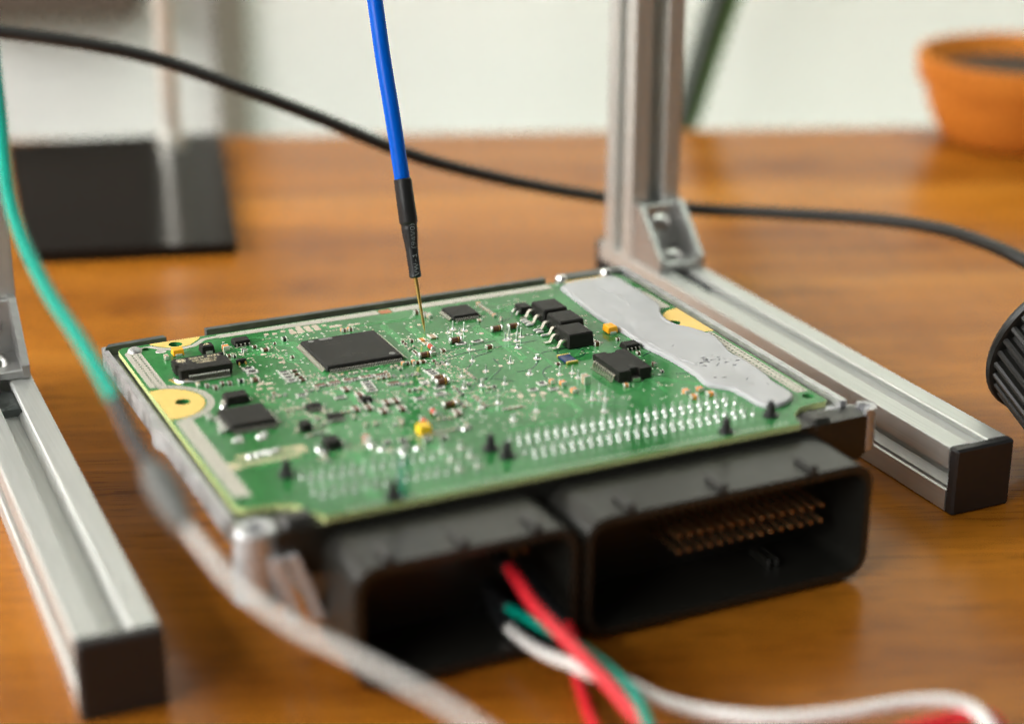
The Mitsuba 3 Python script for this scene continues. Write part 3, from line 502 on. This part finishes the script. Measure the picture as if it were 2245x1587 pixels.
for x, y, r, h in PINS:
    k = CU + 'test_pin'; pr_ = r * .50 if r < .78 else r * .58; hh = h - .5
    m = once(('pin', r, h), lambda: lathe([(0, hh), (pr_ * .6, hh), (pr_, hh - .2), (pr_, .75), (pr_ + .10, .45), (pr_ + .35, .2), (pr_ + .5, .15), (pr_ + .55, .1), (0, .1)], 16), 'm_solder', 40)
    kk = add(k, m, None, to_world=at(x, y, ZB))
    pd = once(('pinpad', r), lambda: lathe([(0, .13), (r * .4 + .78, .12), (r * .4 + .84, -.05), (0, -.05)], 20), 'm_pad')
    add(kk + '__pad', pd, None, to_world=at(x, y, ZB))

def gull_row(key, n, pitch, cx, cy, half, axis, side, width, h, out, sep=True, th=.22, bsdf='m_lead'):
    """Leads of one side of a package: axis 'x' = the row runs along x on the side +-y."""
    L = []
    for i in range(n):
        s = (i - (n - 1) / 2) * pitch; g = gull(out, h, width, th)
        if axis == 'x': g = mv(g, half, 0, 0, 0); g = mv(g, 0, 0, 0, 90 * side); g = mv(g, cx + s, cy, ZB + .05)
        else: g = mv(g, half, 0, 0); g = mv(g, 0, 0, 0, 0 if side > 0 else 180); g = mv(g, cx, cy + s, ZB + .05)
        L.append(g)
    if sep:
        for g in L: add(key + '__lead', g, bsdf)
    else:
        k = add(key + '__leads', trimesh.util.concatenate(L), bsdf); labels[k] = {'kind': 'stuff', 'label': 'row of fine leads'}
def pack(n, cx, cy, lx, ly, z0, h, c=.25, taper=.25, b='m_epoxy'):
    k = name_free(CU + n); scene_key = add(k + '__body', mv(cham(lx, ly, h, c, taper), cx, cy, ZB + z0), b); return k
def disc(key, x, y, z, r, b, ry=None):
    m = lathe([(0, .08), (r * .96, .08), (r, 0), (0, 0)], 26); add(key, mv(m, x, y, z), b)
# processor: large flat package
k = pack('processor', -141.4, 99.6, 23.6, 23.2, .25, 1.45, .3, .35)
for ax, sd in (('x', -1), ('x', 1), ('y', -1), ('y', 1)): gull_row(k, 44, .5, -141.4, 99.6, 11.7, ax, sd, .24, .75, 1.35, False, .16)
for x, y, r in ((-150.2, 109.2, .95), (-132.2, 90.6, .95), (-145.6, 109.6, .9), (-146.9, 109.6, .9), (-144.3, 109.6, .9)): disc(k + '__mould_mark', x, y, ZB + 1.66, r, 'm_mark')
disc(k + '__corner_mark', -150.9, 90.2, ZB + 1.66, .4, 'm_black')
mk = []
for row, (x0, x1, y) in enumerate(((-147, -141, 106.6), (-148, -139.5, 104.6), (-148.5, -141, 95.2), (-147.5, -136, 94.0))):
    for x in np.arange(x0, x1, .42):
        if r2.random() < .55: mk.append(mv(cham(float(r2.uniform(.08, .26)), float(r2.uniform(.1, .5)), .05, .01), x, y + float(r2.normal(0, .08)), ZB + 1.69))
add(k + '__faint_marking', trimesh.util.concatenate(mk), 'm_faint'); labels[k + '__faint_marking'] = {'kind': 'stuff', 'label': 'faint worn marking specks'}
# driver chip with printed text
DX, DY = -184.6, 102.6
prof = Polygon([(-7.6, -4.9), (6.9, -4.9), (7.4, -4.4), (7.4, 1.9), (6.3, 2.6), (6.3, 3.6), (7.4, 4.2), (7.4, 5.0), (-6.9, 5.0), (-7.9, 4.4), (-7.9, .3), (-6.9, -.3), (-6.9, -1.9), (-7.9, -2.6), (-7.9, -4.2)])
hm = [mv(lathe([(0, .02), (.75, .02), (.8, .0), (0, 0)], 16), 0, 0, 0)]
kd = name_free(CU + 'driver_chip')
add(kd + '__body', mv(trimesh.util.concatenate([ext(prof.buffer(-.12), 3.3, 3.5), ext(prof, 1.7, 3.32), ext(prof.buffer(-.18), .35, 1.72)]), DX, DY, ZB), 'm_epoxy')
gull_row(kd, 18, .66, DX + .3, DY, 4.75, 'x', -1, .34, 1.8, 1.9, True, .24); gull_row(kd, 18, .66, DX + .3, DY, 4.85, 'x', 1, .34, 1.8, 1.9, True, .24)
for x, y in ((-5.0, .2), (4.9, 2.2)): disc(kd + '__mould_mark', DX + x, DY + y, ZB + 3.46, .8, 'm_black')
for txt, x, y, h in (('30529  0631', -3.2, 2.7, 1.05), ('UK 588-1', -2.6, .8, 1.05), ('71PND1', -1.9, -1.0, 1.05)):
    add(kd + '__lettering', mv(meshkit.text_mesh(txt, h, .09), DX + x, DY + y, ZB + 3.47), 'm_print')
lg = [Point(0, 0).buffer(1.25).difference(Point(0, 0).buffer(1.08)), Point(0, 0).buffer(.86).difference(Point(0, 0).buffer(.73)), sbox(-.48, -.62, -.34, .62), sbox(.34, -.62, .48, .62), sbox(-.4, -.09, .4, .09), sbox(-.75, -.09, -.45, .09), sbox(.45, -.09, .75, .09)]
add(kd + '__emblem', mv(ext(unary_union(lg), 0, .09), DX - 5.4, DY + 2.75, ZB + 3.47), 'm_print')
cu('circuit_board__solder_fillet', tube(spline([(-193.4, 101, ZB + .2), (-193.2, 98.6, ZB + .3), (-191.6, 97.0, ZB + .3), (-189.6, 96.4, ZB + .2)], 8), .55, 10), 'm_solder', 50)
sheet('circuit_board__solder_pad', Polygon([(-195.0, 101.2), (-193.6, 101.4), (-192.4, 97.2), (-193.3, 96.6)]), 'm_gold')
# black diode with white marking
k = pack('diode', -179.1, 117.6, 3.9, 3.7, .3, 2.2, .15, .22); add(k + '__lettering', mv(meshkit.text_mesh('JE', 1.1, .08, True), -180.1, 117.4, ZB + 2.48), 'm_print')
add(k + '__lead', mv(ribbon([(0, 1.1), (.15, .2), (-.3, .12)], 1.9, .25), 0, 0, 0, -90).apply_translation([-178.9, 115.7, ZB]), 'm_tin')
def soic(n, cx, cy, lx, ly, h, nl, pitch):
    k = pack(n, cx, cy, lx, ly, .2, h, .18, .2)
    for sd in (-1, 1): gull_row(k, nl, pitch, cx, cy, ly / 2 - .05, 'x', sd, .46, .9, 1.15)
    return k
soic('small_chip', -168.2, 119.9, 5.0, 3.9, 1.6, 4, 1.27)
soic('small_chip', -66.3, 69.2, 5.0, 3.9, 1.6, 4, 1.27)
soic('small_chip', -165.2, 64.4, 4.2, 3.0, 1.3, 4, .9); soic('small_chip', -162.4, 55.6, 4.2, 3.0, 1.3, 4, .9)
k = pack('transistor', -182.6, 78.2, 6.6, 4.8, .25, 2.2, .2, .25)
for s in (-1, 1): add(k + '__lead', mv(gull(1.2, .9, 1.6), -182.6 + s * 3.2, 78.2, ZB, 0 if s > 0 else 180), 'm_tin')
k = pack('transistor', -172.6, 105.3, 3.0, 1.5, .15, 1.1, .12, .12)
for s in (-.95, .95): add(k + '__lead', mv(gull(.9, .6, .5), -172.6 + s, 105.3 - .7, ZB, -90), 'm_gold')
add(k + '__lead', mv(gull(.9, .6, .5), -172.6, 106.0, ZB, 90), 'm_gold')
k = pack('transistor', -171.8, 52.3, 2.9, 3.6, .2, 2.0, .15, .15); k = pack('transistor', -150.5, 63.6, 3.0, 2.0, .15, 1.2, .12, .12)
add(k + '__lead', mv(gull(.9, .6, .5), -150.5, 62.6, ZB, -90), 'm_tin')
k = pack('transistor', -81.2, 110.3, 4.0, 5.0, .25, 2.2, .2, .2)
for s in (-1, 1): add(k + '__lead', mv(gull(1.3, 1.0, .8), -83.2, 110.3 + s * 1.3, ZB, 180), 'm_tin')
pack('black_block', -169.4, 38.8, 4.2, 4.8, .1, 2.4, .2, .15)
k = pack('controller_chip', -184.0, 64.0, 12.8, 13.0, .3, 1.9, .25, .3)
for ax, sd in (('x', -1), ('x', 1)): gull_row(k, 22, .55, -184.0, 64.0, 6.3, ax, sd, .26, .9, 1.4, False, .18)
for ax, sd in (('y', -1), ('y', 1)): gull_row(k, 4, 2.6, -184.0, 64.0, 6.3, ax, sd, 1.4, .8, 1.6, True, .2, 'm_tin')
k = pack('memory_chip', -99.6, 116.4, 8.8, 9.4, .25, 1.3, .2, .25)
for ax, sd in (('x', -1), ('x', 1), ('y', -1), ('y', 1)): gull_row(k, 12, .65, -99.6, 116.4, (4.6 if ax == 'x' else 4.3), ax, sd, .3, .7, 1.2, False, .16)
# power transistors: tall blocks with two bent leads to the left
for x, y in ((-76.2, 102.4), (-76.4, 91.2), (-79.0, 80.2)):
    k = pack('power_transistor', x, y, 8.6, 9.6, .1, 4.4, .35, .35)
    for s in (-1, 1):
        g = ribbon([(-1, 2.3), (1.2, 2.3), (1.7, 1.95), (2.3, .6), (2.8, .25), (4.4, .25)], 1.5, .5)
        add(k + '__lead', mv(g, x - 4.0, y + s * 2.6, ZB, 180), 'm_lead')
    add(k + '__tab', mv(cham(2.4, 7.6, .9, .15), x + 4.6, y, ZB + .05), 'm_tin')
for y in (98.4, 100.6, 102.6, 93.4, 91.4, 88.4): cu('power_transistor_001__solder_joint' if y < 95 else 'power_transistor__solder_joint', mv(cham(2.6, 1.3, .8, .35), -84.6, y, ZB), 'm_solder')
# bridge driver with ten leads on each side and metal slug
BX, BY = -77.3, 53.8
prof = Polygon([(-5.2, -7.9), (-1.3, -7.9), (-1.3, -6.6), (1.3, -6.6), (1.3, -7.9), (5.2, -7.9), (5.2, 7.9), (2.0, 7.9), (1.6, 6.6), (-1.0, 6.6), (-1.4, 7.9), (-5.2, 7.9)])
kb = name_free(CU + 'bridge_chip')
add(kb + '__body', mv(trimesh.util.concatenate([ext(prof.buffer(-.15), 3.35, 3.55), ext(prof, 2.0, 3.37), ext(prof.buffer(-.15), .3, 2.02)]), BX, BY, ZB), 'm_epoxy')
for sd in (-1, 1): gull_row(kb, 10, 1.27, BX, BY, 5.0, 'y', sd, .48, 2.0, 1.9, True, .28)
add(kb + '__heat_slug', mv(cham(2.5, 2.6, 1.3, .15), BX, BY - 7.6, ZB + .1), 'm_lead'); disc(kb + '__mould_mark', BX + .2, BY - 4.6, ZB + 3.5, .7, 'm_black')
# tantalum capacitors
for (x, y, lx, ly, h, b) in ((-187.3, 119.2, 3.3, 3.0, 1.8, 'm_tant'), (-65.2, 83.6, 3.2, 4.0, 2.0, 'm_tant'), (-145.0, 36.4, 3.4, 4.0, 2.6, 'm_tant_y')):
    k = name_free(CU + 'tantalum_capacitor'); add(k + '__body', mv(cham(lx, ly, h, .15, .12), x, y, ZB + .25), b)
    for s in (-1, 1): add(k + '__terminal', mv(cham(lx * .6, .5, .9, .08), x, y + s * ly * .5, ZB), 'm_tin')
# blue sense resistor
k = name_free(CU + 'sense_resistor'); add(k + '__body', mv(cham(3.6, 6.0, .7, .1), -87.2, 68.2, ZB + .1), 'm_blue_res')
for s in (-1, 1): add(k + '__terminal', mv(cham(3.7, 1.0, .8, .12), -87.2, 68.2 + s * 2.9, ZB + .05), 'm_gold')

# ---------------------------------------------------------------- thermal paste on the board
ol = Polygon(PASTE).buffer(.6).buffer(-.6); ring0 = np.array(ol.exterior.coords)
ring0 = np.array(LineString(ring0).simplify(.15).coords); ls = LineString(spline([(x, y, 0) for x, y in ring0], 5)[:, :2]); N = 340
rp = np.array([ls.interpolate(t, normalized=True).coords[0] for t in np.arange(N) / N])
rp += .35 * (np.stack([meshkit.fbm(np.c_[rp * .55, rp[:, :1] * 0], 3, 1), meshkit.fbm(np.c_[rp * .55, rp[:, :1] * 0 + 9], 3, 2)], 1) - .5)
if Polygon(rp).exterior.is_ccw is False: rp = rp[::-1]
tg = np.roll(rp, -1, 0) - np.roll(rp, 1, 0); nr = np.stack([-tg[:, 1], tg[:, 0]], 1); nr /= np.linalg.norm(nr, axis=1, keepdims=True)
lev = [(0, 0), (-.05, .4), (.03, .85), (.25, 1.2), (.7, 1.38)]
V, F = [], []
for i, (ins, z) in enumerate(lev): V.append(np.c_[rp + nr * ins, np.full(N, ZB + z)])
i0 = np.arange(N); j0 = (i0 + 1) % N
for q in range(len(lev) - 1): F += list(np.stack([q * N + i0, q * N + j0, (q + 1) * N + j0], 1)) + list(np.stack([q * N + i0, (q + 1) * N + j0, (q + 1) * N + i0], 1))
inner = Polygon(V[-1][:, :2]).buffer(0); hr = np.random.default_rng(5); hol = []
for q in range(34):
    if q < 24: c = np.array([-52.2, 46.6]) + hr.normal(0, 1, 2) * [4.0, 1.5]; s = hr.uniform(.2, .6)
    else: c = hr.uniform([-58, 20], [-46, 64]); s = hr.uniform(.22, .5)
    hol.append(Polygon([c + s * hr.uniform(.5, 1.3) * np.array([1.6 * math.cos(t), .8 * math.sin(t)]) for t in np.linspace(0, 6.28, 8)[:-1]]).buffer(.05, quad_segs=1))
hu = unary_union(hol).intersection(inner.buffer(-.6)); topp = inner.difference(hu)
topm = ext(topp, ZB + .6, ZB + 1.38)
cu('thermal_paste', trimesh.util.concatenate([trimesh.Trimesh(np.vstack(V), np.array(F), process=False), topm]), 'm_paste', 40)
labels[CU + 'thermal_paste'] = {'label': 'smeared white thermal paste along the right side of the board'}
for pts in ([(-61.2, 72), (-60.2, 62), (-59.2, 55), (-58.6, 49.5)], [(-59.8, 58), (-58.4, 52), (-57.4, 47.5)], [(-45.4, 77), (-47.0, 80), (-46.8, 85), (-45.2, 89)], [(-52, 118), (-49, 108), (-50, 99)]):
    cu('thermal_paste__ridge', tube(spline([(x, y, ZB + 1.34) for x, y in pts], 8), .2, 8), 'm_paste', 40)

# ---------------------------------------------------------------- probes, cables and wires
PP = [(-117.4, 149, 170), (-117.4, 143.1, 150.3), (-117.4, 136.3, 131.5), (-117.5, 130.4, 115.1), (-117.2, 124.9, 99.9), (-116.7, 118.9, 80.9)]
add('blue_probe__cable', tube(spline(PP, 10), 2.3, 28), 'm_blue', True)
sp = spline([(-116.65, 119.0, 81.4), (-116.6, 116.9, 74.6), (-116.4, 115.7, 69.9), (-116.4, 114.7, 66.3), (-116.5, 113.0, 61.0), (-116.5, 111.2, 55.4), (-116.5, 110.7, 53.8)], 10)
s01 = np.linspace(0, 1, len(sp)); sr = np.interp(s01, [0, .28, .36, .40, .46, .54, .64, .82, 1], [2.62, 2.72, 2.75, 2.35, 2.42, 2.25, 1.85, 1.75, 1.85])
add('blue_probe__heat_shrink', tube(sp, sr, 32), 'm_shrink', 40)
tip = np.array([-115.3, 106.9, ZB + .05]); top = np.array([-116.5, 110.9, 54.4])
nd = np.array([top + (tip - top) * t for t in (0, .18, .2, .5, .52, .85, 1)])
add('blue_probe__needle', tube(nd, [.62, .60, .58, .55, .42, .40, .08], 16), 'm_gold', 40)
# marking printed along the sleeve, running up from the lower end
sl = np.concatenate([[0], np.cumsum(np.linalg.norm(np.diff(sp[::-1], axis=0), axis=1))]); SP = sp[::-1]; SR = sr[::-1]
tm = meshkit.text_mesh('VW-1  (94V0)', 1.35, .08); tv = np.array(tm.vertices)
tmf = trimesh.Trimesh(tv, tm.faces, process=False).subdivide_to_size(.45); tv = np.array(tmf.vertices)
uu = tv[:, 0] * 1.22 + .2
cen = np.stack([np.interp(uu, sl, SP[:, i]) for i in range(3)], 1); rad = np.interp(uu, sl, SR)
axd = (SP[-1] - SP[0]) / np.linalg.norm(SP[-1] - SP[0]); toc = -fwd - axd * (-fwd @ axd); toc /= np.linalg.norm(toc); sd_ = np.cross(toc, axd)
if sd_ @ rgt < 0: sd_ = -sd_
ph = .42 - (tv[:, 1] - .67) / rad
pos = cen + (rad + .03 + tv[:, 2])[:, None] * (np.cos(ph)[:, None] * toc + np.sin(ph)[:, None] * sd_)
add('blue_probe__lettering', (pos, tmf.faces), 'm_print_w')
tag('blue_probe', 'blue probe cable with black shrink sleeve and gold needle touching the board', 'probe')

GP = [(-225.3, 146.7, 145.1), (-230.0, 123.1, 134.8), (-233.6, 100.6, 116.9), (-237.5, 73.9, 100.4), (-236.8, 45.1, 89.3), (-234.5, 15.3, 83.2), (-233.4, -8.7, 78.4)]
add('green_probe__cable', tube(spline(GP, 10), 1.75, 20), 'm_green_w', True)
add('green_probe__heat_shrink', tube(spline([(-233.5, -7.7, 78.8), (-233.0, -17.6, 74.9), (-231.6, -27.2, 71.0)], 8), 1.75, 20), 'm_shrink', 40)
jt = lathe([(0, 0), (1.6, .2), (2.9, 3), (3.5, 9), (3.1, 17), (2.2, 23), (1.7, 26), (0, 26.3)], 20)
d_ = np.array((-231.4, -49.5, 68.3)) - np.array((-231.6, -26.8, 71.2)); R_ = trimesh.geometry.align_vectors([0, 0, 1], d_ / np.linalg.norm(d_)); jt.apply_transform(R_); jt.apply_translation([-231.6, -26.4, 71.3])
add('green_probe__cable_joint', jt, 'm_joint', 40)
SH = [(-231.4, -49.4, 68.7), (-229.8, -59.3, 66.5), (-227.0, -70.3, 63.4), (-220.7, -83.0, 60.1), (-211.7, -96.7, 57.4), (-203.5, -108.9, 54.5), (-198.1, -118.5, 52.0), (-191.5, -130.4, 48.1)]
add('green_probe__grey_lead', tube(spline(SH, 10), 1.15, 20), 'm_sheath', True)
tag('green_probe', 'blurred green cable with black sleeve and pale grey lead hanging in the left foreground', 'probe')

def wire(key, P, r, b, label, boot=None):
    add(key + '__insulation', tube(spline(P, 10), r, 20), b, True)
    if boot is not None: add(key + '__boot', tube(spline(boot, 6), r + .45, 20), 'm_shrink', 40)
    tag(key, label, 'wire')
RED = [(-140.8, 8.3, 20.5), (-141.5, 0.0, 20.0), (-143.6, -15.0, 21.3), (-143.8, -26.8, 18.6), (-142.2, -40.4, 16.1), (-140.2, -56.9, 13.2), (-138.3, -74.4, 10.4), (-126.7, -87.7, 6.0), (-102.2, -94.3, 6.5), (-84.7, -94.7, 8.1), (-73.6, -96.2, 8.6), (-67.2, -99.1, 8.8), (-67.1, -106.2, 6.2)]
wire('plug_wire', RED, 1.65, 'm_red_w', 'red wire, uppermost of those coming out of the small socket', [(-140.2, 3.6, 19.5), (-141.5, 0.0, 20.0), (-143.2, -12.2, 21.0)])
RED2 = [(-130.8, -1.3, 9.4), (-131.9, -15.7, 7.8), (-131.6, -20.9, 7.0), (-132.6, -27.0, 5.4), (-136.3, -34.2, 3.9), (-139.7, -45.1, 2.4), (-145.8, -62.3, 5.4), (-148.7, -75.3, 2.4)]
wire('plug_wire_001', RED2, 1.4, 'm_red_w', 'lower red wire passing beneath the white wire towards the bottom edge', [(-130.8, 1.3, 9.6), (-131.9, -15.7, 7.8), (-131.7, -20.0, 7.2)])
GREEN = [(-142.6, 4.5, 9.9), (-143.2, -5.1, 8.9), (-142.8, -12.1, 9.8), (-139.4, -25.4, 10.1), (-136.7, -41.4, 11.7), (-136.5, -56.5, 12.6), (-137.5, -66.7, 12.7), (-140.1, -76.4, 12.1), (-141.8, -84.7, 7.3)]
wire('plug_wire_002', GREEN, 1.3, 'm_green_w', 'teal green wire between the red and white wires of the small socket', [(-142.4, 3.0, 10.2), (-143.0, -2.0, 9.2), (-142.9, -11.0, 9.7)])
WHITE = [(-142.1, 4.2, 9.9), (-143.4, -4.9, 6.3), (-144.3, -15.3, 6.1), (-143.7, -29.2, 7.6), (-141.4, -41.2, 9.8), (-138.5, -49.4, 10.4), (-134.0, -56.2, 10.6), (-129.8, -63.4, 9.4), (-121.0, -70.5, 8.0), (-110.4, -79.8, 9.0), (-96.6, -85.8, 10.2), (-83.4, -89.2, 11.2), (-74.2, -93.4, 11.6), (-70.3, -98.0, 10.7), (-71.1, -105.4, 9.1), (-74.3, -113.1, 4.3)]
wire('plug_wire_003', WHITE, 1.6, 'm_white_w', 'white wire curving from the small socket along the bottom edge', [(-142.1, 3.0, 9.6), (-143.4, -4.9, 6.3), (-144.2, -14.0, 6.0)])

CB = [(-219.8, 276.3, 107.7), (-211.0, 275.2, 106.4), (-202.5, 272.7, 104.6), (-176.6, 264.5, 100.0), (-152.0, 256.1, 93.6), (-126.3, 245.4, 83.3), (-100.0, 239.8, 71.3), (-67.9, 233.4, 55.9), (-32.3, 231.4, 43.2), (5.5, 230.3, 32.4), (35.9, 213.1, 28.4), (60.6, 187.9, 30.2), (82.5, 160.9, 32.7), (92.3, 133.7, 35.5), (93.5, 110.1, 37.0), (92.9, 86.7, 37.1), (98.5, 57.9, 31.3)]
add('black_cable', tube(spline(CB, 10), 2.4, 20), 'm_rubber', True)
tag('black_cable', 'thick black cable sagging across the background behind the post', 'cable')

# ---------------------------------------------------------------- desk lamp, pot, leaf, ribbed plug
LAMP, STEM = [(-189.4, 337.0), (-110.8, 313.9), (-64.5, 489.9), (-163.6, 513.8)], (-94.4, 469.8)
bp = Polygon(LAMP).buffer(-4).buffer(4)
add('desk_lamp__base', trimesh.util.concatenate([ext(bp.buffer(-.6), 4.4, 5.0), ext(bp, .3, 4.45)]), 'm_base')
add('desk_lamp__stem', mv(lathe([(0, 0), (4.6, 0), (4.6, 320), (0, 320)], 28), STEM[0], STEM[1], 5.1), 'm_chrome', 40)
add('desk_lamp__collar', mv(lathe([(4.5, 0), (6.2, 0), (6.2, 7), (5.6, 8), (4.5, 8)], 28), STEM[0], STEM[1], 5.0), 'm_chrome', 40)
tag('desk_lamp', 'blurred desk lamp with flat glossy black base and chrome stem', 'lamp')
pot = lathe([(r, z * .87) for r, z in [(0, 0), (35, 0), (38.5, 2), (43.4, 10), (46.8, 20), (48.4, 28), (48.9, 32.2), (52.2, 33.0), (53.0, 38), (53.8, 46), (53.2, 48.5), (50.4, 48.6), (46, 36), (38, 14), (32, 6), (0, 5.5)]], 56)
add('clay_pot__body', mv(pot, 299, 332, 0.3), 'm_terra', 30)
add('clay_pot__inner_floor', mv(lathe([(0, 1.6), (30, 1.2), (46.2, .4), (46.4, 0), (0, 0)], 40), 299, 332, 32.6), 'm_soil')
tag('clay_pot', 'blurred orange terracotta flower pot at the back right of the table', 'flower pot')
lf = spline([(172, 470, -60), (181.7, 468, -16.4), (186.0, 470, -6.2), (196.0, 472, 23.3), (207.4, 474, 53.7), (218.2, 475, 81.5), (236, 476, 125)], 8)
add('plant_leaf__blade', tube(lf + np.array([5.0, 0, 0]), np.linspace(3.4, 11, len(lf)), 14), 'm_leaf', True)
add('plant_leaf__stalk', tube(lf + np.array([-3.0, -5, 0]), np.linspace(3.6, 8.5, len(lf)), 14), 'm_leaf_dark', True)
tag('plant_leaf', 'blurred dark green leaf leaning behind the table right of the aluminium post', 'leaf')
ax = np.array([-.10, -.93, -.34]); ax /= np.linalg.norm(ax); c0 = np.array([54.9, 22.1, 38.0])
def ribbed():
    """Ribbed barrel with a rounded flange, built along +z from the flange."""
    body = []
    n = 36
    for i in range(n):
        a = 2 * math.pi * i / n
        body.append(mv(cham(3.0, 2.2, 37, .6), 24.6 * math.cos(a), 24.6 * math.sin(a), 2.6, math.degrees(a)))
    core = lathe([(0, 0), (23.8, 0), (23.8, 40), (20, 42), (0, 42)], 48)
    fl = lathe([(0, 0), (24, 0), (26.6, .8), (27.4, 2.2), (27.0, 3.4), (25.6, 4.2), (0, 4.2)], 48)
    return core, body, fl
core, ribs, flg = ribbed()
R_ = trimesh.geometry.align_vectors([0, 0, 1], ax)
def rp_(m): m = m.copy(); m.apply_transform(R_); m.apply_translation(c0); return m
add('ribbed_plug__barrel', rp_(core), 'm_rubber', 30); add('ribbed_plug__flange', rp_(flg), 'm_rubber', 40)
for m in ribs: add('ribbed_plug__rib', rp_(m), 'm_rubber')
tag('ribbed_plug', 'dark grey ribbed barrel with rounded flange cut off at the right edge', 'plug')
